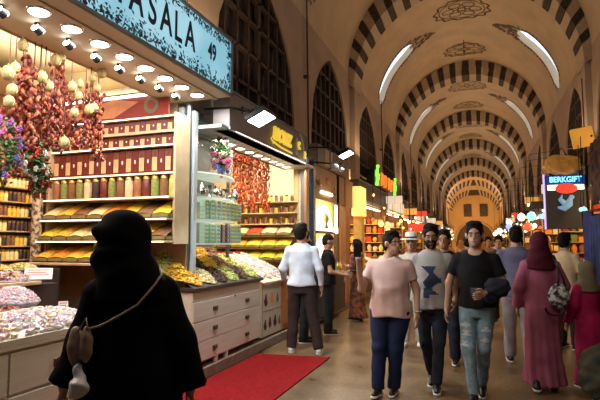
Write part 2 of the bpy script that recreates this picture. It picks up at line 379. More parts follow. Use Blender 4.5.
def person(name, label, loc, facing, H=1.75, pose=None, skin=None, top='tshirt', topmat=None, bottom='trousers', botmat=None,
           hair='short', hairmat=None, beard=False, face=True, head_yaw=0, head_pitch=0, girth=1.0, sleeve=.62, hem=.80, shoemat=None, solemat=None,
           neck='round', fine=1.0, lean=0, covered=False, group=None, ph=0, curl=(.35, .35), thumbs=None, hand_dirs=None, legs=True, cat='person'):
    s = H/1.75; skin = skin or SKIN; g = girth
    root = thing(name, label, cat, (loc[0], loc[1], loc[2] if len(loc) > 2 else 0), R(facing), group)
    P = dict(elR=(.245, -.02, 1.13), wrR=(.265, .07, .90), elL=(-.245, -.02, 1.13), wrL=(-.265, .07, .90),
             knR=(.10, .03, .50), anR=(.11, 0, .085), knL=(-.10, .03, .50), anL=(-.11, 0, .085), shR=(.176*g**.5, 0, 1.385), shL=(-.176*g**.5, 0, 1.385),
             hd=(0, .02+lean, 1.612), toeR=0, toeL=0)
    P.update(pose or {})
    for k in list(P):
        if hasattr(P[k], '__len__'): P[k] = np.array(P[k], float)*s
    S = lambda tab: [(z*s, a*s, b*s, xc*s, yc*s) for z, a, b, xc, yc in tab]
    q = g
    trunk = [(.84, .14*q, .10*q, 0, 0), (.93, .158*q, .11*q, 0, 0), (1.05, .140*q, .105*q*q, 0, .005), (1.15, .142*q, .11*q*q, 0, .01+lean*.3), (1.28, .158*q, .112*q, 0, .01+lean*.6),
             (1.37, .165*q, .098*q, 0, lean*.8), (1.425, .130*q, .080*q, 0, lean*.9), (1.48, .07, .06, 0, lean*.9), (1.50, .05, .05, 0, lean)]
    hR, hL = np.array([.088*q, 0, .92])*s, np.array([-.088*q, 0, .92])*s
    h1 = .016*fine; nkb = np.array([0, lean*.9, 1.45])*s; hd = P['hd']
    # ---- body: one continuous surface (torso, limbs), with finer islands for head and hands rooted in it
    slim = .97
    bp = [loft(S([(z, a*slim-.008, b*slim-.008, x, y) for z, a, b, x, y in trunk]))]
    for sd in 'RL':
        bp += [cap(P['sh'+sd], P['el'+sd], .046*s*q**.5, .037*s*q**.5), cap(P['el'+sd], P['wr'+sd], .037*s*q**.5, .025*s)]
    if legs:
        for sd, hp in (('R', hR), ('L', hL)):
            bp += [cap(hp, P['kn'+sd], .074*s*q, .050*s), cap(P['kn'+sd], P['an'+sd], .050*s, .036*s)]
    fields = [(field(bp, .03), h1)]
    cy, sy = math.cos(head_yaw), math.sin(head_yaw)
    Rm = Matrix.Rotation(head_yaw, 3, 'Z') @ Matrix.Rotation(head_pitch, 3, 'X')
    Rn = [[Rm[i][j] for j in range(3)] for i in range(3)]
    def HP(x, y, z): v = Rm @ Vector((x*s*1.06, y*s*1.06, z*s*1.06)); return np.array([hd[0]+v.x, hd[1]+v.y, hd[2]+v.z])
    E_ = lambda c, r: elp(HP(*c), [k*s*1.06 for k in r], Rn)
    hh = .0075*fine
    hp_ = [E_((0, -.012, .028), (.074, .094, .088)), E_((0, .022, -.050), (.054, .062, .062)), cap(nkb, HP(0, -.02, -.05), .058*s*q**.3, .052*s),
           cap(HP(0, .060, -.088), HP(0, .068, -.082), .018*s)]
    if face:
        hf = field(hp_, .022*s)
        add = field([cap(HP(0, .078, .016), HP(0, .099, -.022), .009*s, .013*s), cap(HP(-.03, .070, .030), HP(.03, .070, .030), .012*s), cap(HP(-.018, .079, -.052), HP(.018, .079, -.052), .0085*s),
                     E_((.076, -.005, .0), (.012, .02, .032)), E_((-.076, -.005, .0), (.012, .02, .032))], .006*s)
        soc = [E_((x, .088, .008), (.018, .014, .011)) for x in (.031, -.031)]
        def hfield(X, Y, Z):
            v = sm_min(hf(X, Y, Z), add(X, Y, Z), .012*s)
            for o in soc: v = np.maximum(v, -o(X, Y, Z))
            return v
        hfield.bb = (np.minimum(hf.bb[0], add.bb[0]), np.maximum(hf.bb[1], add.bb[1]))
    else:
        hfield = field(hp_+[E_((.076, -.005, .0), (.012, .02, .032)), E_((-.076, -.005, .0), (.012, .02, .032))], .018*s)
    fields.append((hfield, hh))
    for i, (sd, sg) in enumerate((('R', 1), ('L', -1))):
        d = P['wr'+sd]-P['el'+sd]
        if hand_dirs and hand_dirs[i] is not None: d = np.array(hand_dirs[i], float)
        t = (0, 1, .2) if not (thumbs and thumbs[i]) else thumbs[i]
        fields.append(hand_field(P['wr'+sd], d, t, sg, curl[i], s*1.0, .0052*max(1, fine*.9)))
    mesh_of(fields, 'body', skin, root, .01)
    # ---- face details
    if face:
        we = M('eye white', (.55, .52, .48), .3); ir = M('dark iris', (.02, .012, .01), .2); lip = M('lips', (.33, .14, .11), .5, var=.05); brm = hairmat or HAIRM
        for x in (.031, -.031):
            b = MB(); b.ell(HP(x, .0735, .007), (.0125*s, .0115*s, .0085*s), 0, 10, 8); b.ell(HP(x, .0815, .007), .0060*s, 1, 8, 6); b.build('eye', [we, ir], root)
            b = MB(); b.tube([HP(x-.019*(1 if x > 0 else -1), .084, .027), HP(x, .087, .033), HP(x+.021*(1 if x > 0 else -1), .076, .027)], [.0035*s, .0045*s, .0025*s]); b.build('eyebrow', brm, root)
        b = MB(); b.tube([HP(-.022, .083, -.053), HP(0, .0895, -.050), HP(.022, .083, -.053)], [.003*s, .0055*s, .003*s]); b.build('lips', lip, root)
    # ---- hair, beard
    hm = hairmat or HAIRM
    if hair in ('short', 'long', 'crop'):
        th = .006 if hair == 'crop' else .013
        cran = E_((0, -.024, .032+.006), (.072+th, .094+th, .092+th)); nape = E_((0, -.045, -.02), (.066+th*.6, .062+th*.5, .07))
        pr = [cran, nape, E_((0, .012, .112), (.054, .056, .030)), E_((.03, -.01, .112), (.045, .06, .028)), E_((-.03, -.01, .112), (.045, .06, .028))] if hair != 'crop' else [cran, nape]
        if hair == 'long': pr += [cap(HP(0, -.07, 0), HP(0, -.08, -.22), .075*s, .06*s)]
        ax = Rm @ Vector((0, .62, -.78)); ax.normalize(); c0 = HP(0, -.012, -.040)
        fc = lambda X, Y, Z: ax.x*(X-c0[0])+ax.y*(Y-c0[1])+ax.z*(Z-c0[2])
        fh = hole(E_((0, .098, -.004), (.064, .078, .082)))
        earcut = [hole(E_((x, .010, -.012), (.03, .034, .05))) for x in (.085, -.085)]
        mesh_of([(field(pr, .02*s, noise=.003, nsc=70, cuts=[fc, fh]+earcut, ph=ph), hh)], 'hair', hm, root, hh)
    if beard:
        ax = Rm @ Vector((0, -.75, .66)); ax.normalize(); c0 = HP(0, .035, -.030)
        fc = lambda X, Y, Z: ax.x*(X-c0[0])+ax.y*(Y-c0[1])+ax.z*(Z-c0[2])
        mo = hole(E_((0, .09, -.053), (.024, .03, .009)))
        mesh_of([(field([E_((0, .024, -.056), (.059, .065, .066)), cap(HP(-.02, .08, -.041), HP(.02, .08, -.041), .009*s)], .02*s, noise=.0015, nsc=120, cuts=[fc, mo]), hh)], 'beard', hm, root, hh)
    # ---- headscarf
    if hair == 'scarf':
        q2 = 1.14 if top == 'robe_black' else 1
        sc = [E_((0, -.015, .025), (.093*q2, .112*q2, .112*q2)), cap(HP(0, -.03, -.03), HP(0, -.03, -.13), .088*s*q2**1.5, .10*s*q2**1.5), loft(S([(1.33, .17*q2**.5, .115*q2, 0, -.02), (1.42, .155*q2**.6, .115*q2, 0, -.015), (1.50, .115*q2**1.5, .11*q2, hd[0]/s*.5, -.01), (1.56, .10*q2**1.5, .10*q2, hd[0]/s*.8, -.01)]))]
        if q2 > 1: sc += [cap(HP(-.035, .095, .052), HP(.035, .095, .052), .018*s), cap(HP(-.02, .085, -.075), HP(.02, .085, -.075), .03*s)]
        cuts = [hole(E_((0, .10, -.02), (.060, .06, .078)) if q2 == 1 else E_((0, .135, -.010), (.062, .09, .045)))] 
        mesh_of([(field(sc, .04*s, noise=.005, nsc=22, cuts=cuts, ph=ph), .011*fine)], 'headscarf', hm, root, .01)
    # ---- clothes
    off = .014
    if top == 'robe' or top == 'robe_black':
        tab = [(.03, .34, .30, 0, -.03), (.30, .30, .26, 0, -.01), (.60, .265, .215, 0, 0), (.90, .235, .175, 0, 0), (1.10, .20, .145, 0, 0), (1.28, .195, .135, 0, 0), (1.38, .18, .12, 0, 0), (1.45, .13, .09, 0, 0), (1.50, .08, .075, 0, 0)]
        if top == 'robe': tab = [(z_, a_*.88, b_*.9, x_, y_) for z_, a_, b_, x_, y_ in [(.06, .255, .22, 0, -.02), (.3, .225, .19, 0, 0), (.6, .212, .165, 0, 0), (.9, .215, .16, 0, 0), (1.08, .175, .13, 0, 0), (1.28, .175, .125, 0, 0), (1.38, .17, .11, 0, 0), (1.45, .12, .085, 0, 0), (1.50, .07, .065, 0, 0)]]
        wr = .085 if top == 'robe_black' else .065
        pr = [loft(S(tab), ph=ph, fold=.09, nf=6, fz=(0, 1.25*s))]
        rb = .078 if top == 'robe_black' else .060
        for sd in 'RL':
            e = P['el'+sd]; wv = P['wr'+sd]; n = (wv-e)/np.linalg.norm(wv-e)
            pr += [cap(P['sh'+sd], e, .062*s, rb*s), cutp(cap(e, wv+n*.05, rb*s, wr*s), n, wv+n*.01)]
        mesh_of([(field(pr, .045*s, noise=.005, nsc=14, ph=ph), .014*fine)], 'robe', topmat, root, .014)
    else:
        zc = hem
        ct = [(z, a+off+(.012 if z < 1.2 else 0)+(.018 if z < 1 else 0), b+off+(.010 if z < 1.2 else 0)+(.012 if z < 1 else 0), x, y) for z, a, b, x, y in trunk[:-1]]
        ct[0] = (min(ct[0][0], zc-.02), ct[1][1]+.004, ct[1][2]+.002, 0, 0)
        pr = [loft(S(ct), ph=ph, fold=.035, nf=5, fz=(.9*s, 1.35*s))]; cuts = [lambda X, Y, Z: zc*s - Z + .008*np.sin(X*20+ph)]
        for sd in 'RL':
            sh, e, wv = P['sh'+sd], P['el'+sd], P['wr'+sd]
            rs = .056*s*q**.5; L = np.linalg.norm(e-sh)
            if sleeve < 1:
                n = (e-sh)/L; pr.append(cutp(cap(sh, e, rs, .062*s*q**.5), n, sh+n*L*sleeve))
            else:
                n = (wv-e)/np.linalg.norm(wv-e); pr += [cap(sh, e, rs, .052*s*q**.5), cutp(cap(e, wv, .052*s*q**.5, .038*s), n, e+(wv-e)*(sleeve-1)*.98)]
        if neck == 'round': cuts.append(hole(elp(np.array([0, .03+lean, 1.51])*s, np.array([.078, .085, .055])*s)))
        elif neck == 'scoop': cuts.append(hole(elp(np.array([0, .06+lean, 1.50])*s, np.array([.088, .10, .085])*s)))
        elif neck == 'collar': cuts.append(hole(elp(np.array([0, .05+lean, 1.52])*s, np.array([.055, .075, .075])*s)))
        so = mesh_of([(field(pr, .035*s, noise=.0045, nsc=17, cuts=cuts, ph=ph), .0125*fine)], 'tshirt' if sleeve < 1 else 'shirt', topmat, root, .013)
        root['_'] = so.name
        if neck == 'collar':
            b = MB()
            ring = [(.066*math.cos(t), .060*math.sin(t)+lean, 1.478-.030*math.sin(t)) for t in [R(-235+11*i) for i in range(27)]]
            b.tube([np.array(p)*s for p in ring], .013*s, 6); b.build('collar', topmat, root)
    if bottom in ('trousers', 'jeans', 'loose') and legs:
        kk = {'trousers': (.102, .080, .068), 'jeans': (.092, .066, .050), 'loose': (.10, .085, .078)}[bottom]
        wz = max(hem+.06, .95) if bottom != 'x' else 1
        pr = [loft(S([(.80, .14*q+.012, .10*q+.012, 0, 0), (.92, .165*q+.010, .115*q+.010, 0, 0), (1.02, .148*q+.006, .108*q+.006, 0, .0)]))]; cuts = []
        for sd, hp in (('R', hR), ('L', hL)):
            kn, an = P['kn'+sd], P['an'+sd]
            n = (an-kn)/np.linalg.norm(an-kn)
            pr += [cap(hp-np.array([0, 0, .03*s]), kn, kk[0]*s*q, kk[1]*s), cutp(cap(kn, an+n*.03*s, kk[1]*s, kk[2]*s), n, an+n*.015*s)]
        to = mesh_of([(field(pr, .022*s, noise=.004, nsc=19, cuts=cuts, ph=ph+1), .0125*fine)], 'jeans' if bottom == 'jeans' else 'trousers', botmat, root, .013)
        root['__'] = to.name
    # ---- shoes
    sm = shoemat or BLACK; so_m = solemat or M('white rubber sole', (.70, .68, .62), .6)
    for sd in 'RL':
        an = P['an'+sd]; a = R(P['toe'+sd]) if not hasattr(P['toe'+sd], '__len__') else 0
        rx = Matrix.Rotation(a, 3, 'X'); piv = Vector(an)-Vector((0, 0, .085*s))
        T = lambda x, y, z: np.array(Vector((an[0], an[1], an[2])) + rx @ Vector((x*s, y*s, (z-.085)*s)))
        n = rx @ Vector((0, 0, 1)); c = T(0, 0, .024)
        upper = field([cap(T(0, -.045, .040), T(0, .02, .045), .036*s, .038*s), cap(T(0, .02, .042), T(.006 if sd == 'R' else -.006, .145, .030), .040*s, .030*s), cap(T(0, -.02, .05), T(0, -.01, .085), .034*s, .037*s)], .02,
                      cuts=[lambda X, Y, Z: -(n.x*(X-c[0])+n.y*(Y-c[1])+n.z*(Z-c[2]))])
        sole = field([cap(T(0, -.045, .02), T(0, .02, .02), .042*s, .042*s), cap(T(0, .02, .02), T(.006 if sd == 'R' else -.006, .145, .02), .043*s, .038*s)], .02,
                     cuts=[lambda X, Y, Z: (n.x*(X-c[0])+n.y*(Y-c[1])+n.z*(Z-c[2])), lambda X, Y, Z: -(n.x*(X-c[0])+n.y*(Y-c[1])+n.z*(Z-c[2]))-.024*s])
        u = mesh_of([(upper, .008*fine)], 'shoe', sm, root, .008)
        so = mesh_of([(sole, .008*fine)], 'sole', so_m, root, .008); so.parent = u
    return root
def child(root, nm):
    for c in root.children:
        if c.name.split('.')[0] == nm: return c

# ================================================================== THE SETTING
XC = -.30; HW = 3.05; XL = XC-HW; XR = XC+HW
RIBS = [-3.4+8.72*k for k in range(8)]          # 5.3, 14.0, 22.8 ...
RIBS = [5.3-8.72] + [5.3+8.72*k for k in range(7)]
YEND = 66.0
b = MB(); b.box(-6.2, 6.2, -4, YEND+.5, -.2, 0); struct(b.build('floor', floor_mat()))
b = MB(); b.bbox(-5.3, -2.97, -3, 64, 0, .14, .012); struct(b.build('trim_1', M('kerb stone', (.22, .17, .12), .6, var=.2, bump=.2)))
b = MB(); b.bbox(2.35, 5.0, -3, 64, 0, .10, .012); struct(b.build('trim_2', M('kerb stone', (.22, .17, .12))))

def arch_z(y, hw, zs, za):                      # pointed arch
    r = za-zs; Rr = (hw*hw+r*r)/(2*hw); t = Rr*Rr-(abs(y)+Rr-hw)**2
    return zs+math.sqrt(max(0, t))
WINC = sorted([r+2.2 for r in RIBS] + [r+6.5 for r in RIBS]); WINC = [y for y in WINC if y < 64]
WHW, WZS, WZA = 1.62, 3.95, 6.12
def wall(name, X, sgn):
    """side wall above the shops with its row of pointed window openings, reveals .35 m deep"""
    b = MB(); z0, z1 = 3.62, 6.35; Xo = X+sgn*.4
    ys = -4.0
    for c in WINC:
        a, e = c-WHW, c+WHW
        if a > ys: b.add([(X, ys, z0), (X, a, z0), (X, a, z1), (X, ys, z1)], [(0, 1, 2, 3)])
        N = 20
        for i in range(N):
            y0, y1 = a+(e-a)*i/N, a+(e-a)*(i+1)/N; h0, h1 = arch_z(y0-c, WHW, WZS, WZA), arch_z(y1-c, WHW, WZS, WZA)
            b.add([(X, y0, h0), (X, y1, h1), (X, y1, z1), (X, y0, z1)], [(0, 1, 2, 3)])
            b.add([(X, y0, h0), (X, y1, h1), (Xo, y1, h1), (Xo, y0, h0)], [(0, 1, 2, 3)])
        for y in (a, e): b.add([(X, y, z0), (X, y, WZS), (Xo, y, WZS), (Xo, y, z0)], [(0, 1, 2, 3)])
        ys = e
    b.add([(X, ys, z0), (X, YEND, z0), (X, YEND, z1), (X, ys, z1)], [(0, 1, 2, 3)])
    b.box(min(X, Xo), max(X, Xo), -4, YEND, 3.62, 3.66)
    struct(b.build(name, WALLP))
wall('wall_left', XL, -1); wall('wall_right', XR, 1)
b = MB(); b.box(-5.4, -5.3, -4, YEND, 0, 3.7); b.box(5.0, 5.1, -4, YEND, 0, 3.7)
struct(b.build('wall_outer', BROWNB))
b = MB(); b.box(-5.4, XL-.4, -4, YEND, 3.62, 3.7); b.box(XR+.4, 5.1, -4, YEND, 3.62, 3.7); struct(b.build('ceiling_shops', SOFFIT))

def win(n, X, sgn, c):
    """dark gridded window filling the pointed opening"""
    xg = X+sgn*.14; b = MB(); N = 16
    for i in range(N):
        y0, y1 = c-WHW+2*WHW*i/N, c-WHW+2*WHW*(i+1)/N
        b.add([(xg, y0, 3.3), (xg, y1, 3.3), (xg, y1, arch_z(y1-c, WHW, WZS, WZA)), (xg, y0, arch_z(y0-c, WHW, WZS, WZA))], [(0, 1, 2, 3)])
    o = struct(b.build('window_%d' % n, PANE))
    b = MB(); xs, xe = sorted((xg-sgn*.02, xg-sgn*.10))
    for i in range(1, 8):
        y = c-WHW+2*WHW*i/8; t = .05 if i == 4 else .022
        b.box(xs, xe, y-t, y+t, 3.3, arch_z(abs(y-c)+t, WHW, WZS, WZA))
    for z in (3.5, 4.05, 4.6, 5.15, 5.6):
        hw = WHW
        if z > WZS:
            hw = max(t for t in [WHW*i/60 for i in range(61)] if arch_z(t, WHW, WZS, WZA) >= z)
        b.box(xs, xe, c-hw, c+hw, z-.025, z+.025)
    pr = [(c+WHW*math.cos(0)*0-WHW+2*WHW*i/24, arch_z(-WHW+2*WHW*i/24, WHW, WZS, WZA)) for i in range(25)]
    for (ya, za_), (yb, zb) in zip(pr, pr[1:]):
        b.add([(x, y, z-d) for x in (xs, xe) for y, z in ((ya, za_), (yb, zb)) for d in (0, .09)], [(0, 1, 3, 2), (4, 6, 7, 5), (0, 2, 6, 4), (1, 5, 7, 3), (0, 4, 5, 1), (2, 3, 7, 6)])
    f = b.build('window_frame', LATTICE, o)
k = 1
for X, sg in ((XL, -1), (XR, 1)):
    for c in WINC:
        if c > 3: win(k, X, sg, c); k += 1

# vault -----------------------------------------------------------
def vpt(s, w=HW, z0=6.35, zc=9.45):
    """s in -1..1 along the pointed vault section"""
    r = zc-z0; Rr = (w*w+r*r)/(2*w); th = math.asin(min(1, r/Rr)); a = th*(1-abs(s))
    x = -(Rr*math.cos(a)-(Rr-w)); z = z0+Rr*math.sin(a)
    return (XC+(x if s < 0 else -x), z)
S0, S1 = .915, .40                             # the slot window between these section parameters
svals = [-1+2*i/44 for i in range(45)]
svals = sorted(set([round(v, 4) for v in svals if not any(abs(abs(v)-q) < .03 for q in (S0, S1))] + [-S0, -S1, S1, S0]))
b = MB(); pn = 1; slots = []
for i, r in enumerate(RIBS):
    y0 = r; y1 = RIBS[i+1] if i+1 < len(RIBS) else YEND
    mid = (y0+y1)/2+.05; full = (y1-y0) > 8
    ycut = [y0, y0+.9, mid-.52, mid, mid+.52, y1-.4, y1] if full else [y0, y1]
    for ya, yb in zip(ycut, ycut[1:]):
        for s0, s1 in zip(svals, svals[1:]):
            if full and mid-.53 < ya and yb < mid+.53 and (S1-1e-4 <= min(abs(s0), abs(s1)) and max(abs(s0), abs(s1)) <= S0+1e-4): continue
            (xa, za), (xb, zb) = vpt(s0), vpt(s1)
            b.add([(xa, ya, za), (xb, ya, zb), (xb, yb, zb), (xa, yb, za)], [(0, 1, 2, 3)], 0, True)
    if full: slots.append(mid)
struct(b.build('ceiling', PLASTER))
wn = 60
for mid in slots:
    for sg in (-1, 1):
        N = 14; b = MB(); rv = MB(); bd = MB()
        def q(s, ins): 
            x, z = vpt(sg*s, HW+ins, 6.35, 9.45+ins); return x, z
        ss = [S1+(S0-S1)*i/N for i in range(N+1)]
        def hwid(s):  t = (s-S1)/(S0-S1); return .50*min(1, .62+2.6*t, .25+6*(1-t))
        for a, e in zip(ss, ss[1:]):
            (xa, za), (xb, zb) = q(a, .22), q(e, .22)
            b.add([(xa, mid-.53, za), (xb, mid-.53, zb), (xb, mid+.53, zb), (xa, mid+.53, za)], [(0, 1, 2, 3)])
            (ia, ja), (ib, jb) = q(a, 0), q(e, 0)
            for sd in (-1, 1):
                ha, he = hwid(a), hwid(e)
                rv.add([(ia, mid+sd*ha, ja), (ib, mid+sd*he, jb), (xb, mid+sd*he, zb), (xa, mid+sd*ha, za)], [(0, 1, 2, 3)], 0)
                rv.add([(ia, mid+sd*ha, ja), (ib, mid+sd*he, jb), (ib, mid+sd*.53, jb), (ia, mid+sd*.53, ja)], [(0, 1, 2, 3)], 0)
                (ka, la), (kb, lb) = q(a, -.006), q(e, -.006)
                bd.add([(ka, mid+sd*(ha-.01), la), (kb, mid+sd*(he-.01), lb), (kb, mid+sd*(he+.075+.05*math.sin(40*e)), lb), (ka, mid+sd*(ha+.075+.05*math.sin(40*a)), la)], [(0, 1, 2, 3)])
        o = struct(b.build('window_%d' % wn, SKYPANE)); wn += 1
        for s in (S1, S0):
            (xa, za), (xb, zb) = q(s, 0), q(s, .22); rv.add([(xa, mid-.53, za), (xa, mid+.53, za), (xb, mid+.53, zb), (xb, mid-.53, zb)], [(0, 1, 2, 3)])
        rv.build('reveal', PLASTER, o)
        # painted scroll leaves round the slot: a mandorla of leaves at its upper end
        rr = random.Random(int(mid*10)+sg)
        for i in range(80):
            t = rr.random(); s = S1+.02-t*.20; yy = mid+(rr.random()-.5)*1.3*(1-t)**.8; L = .07+.06*rr.random(); an = rr.random()*6.28
            pts = []
            for k4 in range(6):
                u = k4*math.pi/3; rx, ry = L*math.cos(u), L*.38*math.sin(u)
                dx, dy = rx*math.cos(an)-ry*math.sin(an), rx*math.sin(an)+ry*math.cos(an)
                x, z = q(s+dx/4.6, -.008-.0008*(i % 3)); pts.append((x, yy+dy, z))
            bd.add(pts, [tuple(range(6))])
        for i in range(34):
            t = i/34; s = S1+(S0-S1)*t; sd = 1 if i % 2 else -1; x, z = q(s, -.008); y = mid+sd*(hwid(s)+.12)
            x2, z2 = q(s+.02, -.008); x3, z3 = q(s-.004, -.008)
            bd.add([(x, y-.07, z), (x2, y, z2), (x, y+.07, z), (x3, y, z3)], [(0, 1, 2, 3)])
        bd.build('painted_border', PAINT_D, o)
# crown medallions
def medallion(n, yc, rx=.85, ry=.75):
    b = MB()
    def pt(x, y, d=.012):
        s = x/ (HW*1.52); X, Z = vpt(s, HW-d, 6.35, 9.45-d); return (X, yc+y, Z)
    def strip(ps, wd):
        for (xa, ya), (xb, yb) in zip(ps, ps[1:]):
            l = math.hypot(xb-xa, yb-ya) or 1; nx, ny = -(yb-ya)/l*wd, (xb-xa)/l*wd
            b.add([pt(xa+nx, ya+ny), pt(xb+nx, yb+ny), pt(xb-nx, yb-ny), pt(xa-nx, ya-ny)], [(0, 1, 2, 3)])
    C = lambda r1, r2, a0=0, a1=6.2832, n=32, cx=0, cy=0: [(cx+r1*math.cos(a0+(a1-a0)*i/n), cy+r2*math.sin(a0+(a1-a0)*i/n)) for i in range(n+1)]
    strip([(rx*(1+.07*math.sin(12*i*6.2832/72))*math.cos(i*6.2832/72), ry*(1+.07*math.sin(12*i*6.2832/72))*math.sin(i*6.2832/72)) for i in range(73)], .035)
    strip(C(rx*.85, ry*.85), .018); strip(C(.13, .12), .03)
    for i in range(6):
        a = i*math.pi/3; strip(C(.19, .16, 0, 6.2832, 12, .5*rx*math.cos(a), .5*ry*math.sin(a)), .02)
        strip([(.16*math.cos(a), .16*math.sin(a)), (.3*rx*math.cos(a), .3*ry*math.sin(a))], .02)
    struct(b.build('trim_%d' % n, PAINT_D))
tn = 10
for i, r in enumerate(RIBS[1:6]):
    medallion(tn, r+3.2); medallion(tn+1, r+6.9, .75, .65); tn += 2
# ribs of alternating dark and pale voussoirs ----------------------
def rib(n, yc, crown=8.80, dep=.90, w_=HW-.16):
    b = MB(); NB = 37
    for i in range(NB):
        sa, sb = -1+2*i/NB, -1+2*(i+1)/NB
        if i % 2 == 0 and 0 < i < NB-1: mi = 1; sa += .004; sb -= .004
        else: mi = 0
        for j in range(2):
            a = sa+(sb-sa)*j/2; e = sa+(sb-sa)*(j+1)/2
            (xa, za), (xb, zb) = vpt(a, w_, 5.9-(8.74-crown)*.6, crown), vpt(e, w_, 5.9-(8.74-crown)*.6, crown)
            oc = crown+.62 if crown < 8.6 else 9.46; ow = w_+.30 if crown < 8.6 else HW+.12
            (ua, va), (ub, vb) = vpt(a, ow, 6.1-(8.74-min(crown, 8.74))*.6, oc), vpt(e, ow, 6.1-(8.74-min(crown, 8.74))*.6, oc)
            y0, y1 = yc-dep*.5, yc+dep*.5
            b.add([(xa, y0, za), (xb, y0, zb), (ub, y0, vb), (ua, y0, va)], [(0, 1, 2, 3)], mi)
            b.add([(xa, y1, za), (xb, y1, zb), (ub, y1, vb), (ua, y1, va)], [(3, 2, 1, 0)], mi)
            if crown < 8.6:
                (pa, qa), (pb, qb) = vpt(a, HW+.1, 6.2, 9.5), vpt(e, HW+.1, 6.2, 9.5)
                b.add([(ua, y0, va), (ub, y0, vb), (pb, y0, qb), (pa, y0, qa)], [(0, 1, 2, 3)], 2)
            b.add([(xa, y0, za), (xb, y0, zb), (xb, y1, zb), (xa, y1, za)], [(0, 1, 2, 3)], mi)
    struct(b.build('trim_%d' % n, [STONE_L, STONE_D, PLASTER]))
for i, r in enumerate(RIBS): rib(30+i, r)
rib(40, 62.3, 8.35, .8, HW-.25); rib(41, 65.2, 7.45, .8, HW-.4)
# pilasters and thin downpipes on the walls at the ribs
b = MB()
for r in RIBS:
    for X, sg in ((XL, 1), (XR, -1)): b.box(min(X, X+sg*.14), max(X, X+sg*.14), r-.30, r+.30, 3.2, 6.0)
struct(b.build('trim_50', WALLP))
for i, r in enumerate(RIBS[1:4]):
    b = MB(); b.tube([(XL+.10, r+4.4, 3.4), (XL+.06, r+4.4, 6.9)], .02); b.box(XL, XL+.1, r+4.36, r+4.44, 5.0, 5.06)
    tag(b.build('downpipe', DARKWOOD), 'thin dark pipe on the left wall between windows, %s from the camera' % ORD[i], 'pipe', 'thin pipes on the left wall')
for i, r in enumerate(RIBS[1:3]):
    b = MB(); b.tube([(XC, r+5.9, 9.43), (XC, r+5.9, 9.0)], .012); b.ell((XC, r+5.9, 8.95), (.03, .03, .10))
    tag(b.build('ceiling_hook', BLACK), 'small dark hook hanging from the vault crown, the %s one' % ('nearer', 'farther')[i], 'hook', 'hooks on the vault crown')
# end wall
b = MB(); N = 24
prof = [vpt(-1+2*i/N) for i in range(N+1)]
b.add([(x, YEND, z) for x, z in prof]+[(XR, YEND, 0), (XL, YEND, 0)], [tuple(range(N+3))])
struct(b.build('wall_back', M('orange lit plaster', (.60, .42, .20), .8, var=.08, scale=.6)))
for j, x in enumerate((-1.10, .78)):
    b = MB(); b.box(x-.45, x+.45, YEND-.10, YEND-.02, 4.85, 6.35); o = struct(b.build('window_%d' % (90+j), PANE))
    b = MB(); 
    for i in range(4): b.box(x-.47+i*.3, x-.43+i*.3, YEND-.16, YEND-.09, 4.83, 6.37)
    for i in range(5): b.box(x-.47, x+.47, YEND-.16, YEND-.09, 4.83+i*.375, 4.88+i*.375)
    b.build('window_frame', DARKWOOD, o)
b = MB(); pts = [(-.3+2.3*math.cos(math.pi*i/16), 1.7+2.5*math.sin(math.pi*i/16)**.9) for i in range(17)]
b.add([(x, YEND-.05, z) for x, z in pts]+[(-2.6, YEND-.05, 0), (2.0, YEND-.05, 0)], [tuple(range(19))]); struct(b.build('arch_recess', M('dark brown recess', (.10, .05, .03), .7)))  # dark arched recess, its shade painted as a flat dark sheet
b = MB(); b.tube([(x, YEND-.12, z) for x, z in pts], .14); struct(b.build('trim_60', STONE_L))

# ================================================================== goods helpers
def heap(name, label, cat, c, rx, ry, h, mats, n, size, flat=.0, seed=1, group=None, elong=1, tiltx=0, sq=False, tilty=0):
    """a mound of loose goods: nobody could count it, one 'stuff' object; tiltx lifts the -X side"""
    rr = random.Random(seed); b = MB(); N = 20; K = 6
    def H(u, v):
        r = math.hypot(u, v) if not sq else max(abs(u), abs(v))
        return h*(1-flat)*max(0, 1-r*r)**.8 + h*flat*(r < .97) + tiltx*(-u)*rx + tilty*v*ry
    vs = []; 
    for k in range(K+1):
        r = k/K
        for i in range(N):
            t = 2*math.pi*i/N; cu, cv = math.cos(t), math.sin(t)
            if sq: m = max(abs(cu), abs(cv)); cu /= m; cv /= m
            vs.append((r*cu*rx, r*cv*ry, H(r*cu*.98, r*cv*.98)*.92))
    b.add(vs, [(k*N+i, k*N+(i+1) % N, (k+1)*N+(i+1) % N, (k+1)*N+i) for k in range(K) for i in range(N)], 0, True)
    for i in range(n):
        if sq: u, v = rr.uniform(-.97, .97), rr.uniform(-.97, .97)
        else:
            r, t = math.sqrt(rr.random())*.97, rr.random()*6.283; u, v = r*math.cos(t), r*math.sin(t)
        rot = Matrix.Rotation(rr.random()*6.28, 3, 'Z') @ Matrix.Rotation(rr.uniform(-.6, .6), 3, 'X')
        z = H(u, v); q = size*rr.uniform(.7, 1.2); mi = rr.randrange(len(mats))
        if elong > 1: b.bit((u*rx, v*ry, z+q*.3), q, mi, rot, elong)
        else:
            m = [rot @ Vector((x*q*.8, y*q*.8, zz*q*.7)) for x in (-1, 1) for y in (-1, 1) for zz in (-1, 1)]
            b.add([(u*rx+p.x, v*ry+p.y, z+q*.4+p.z) for p in m], [(0, 1, 3, 2), (4, 6, 7, 5), (0, 4, 5, 1), (2, 3, 7, 6), (0, 2, 6, 4), (1, 5, 7, 3)], mi)
    return b.build(name, mats, None, c, label=label, cat=cat, group=group, kind='stuff')
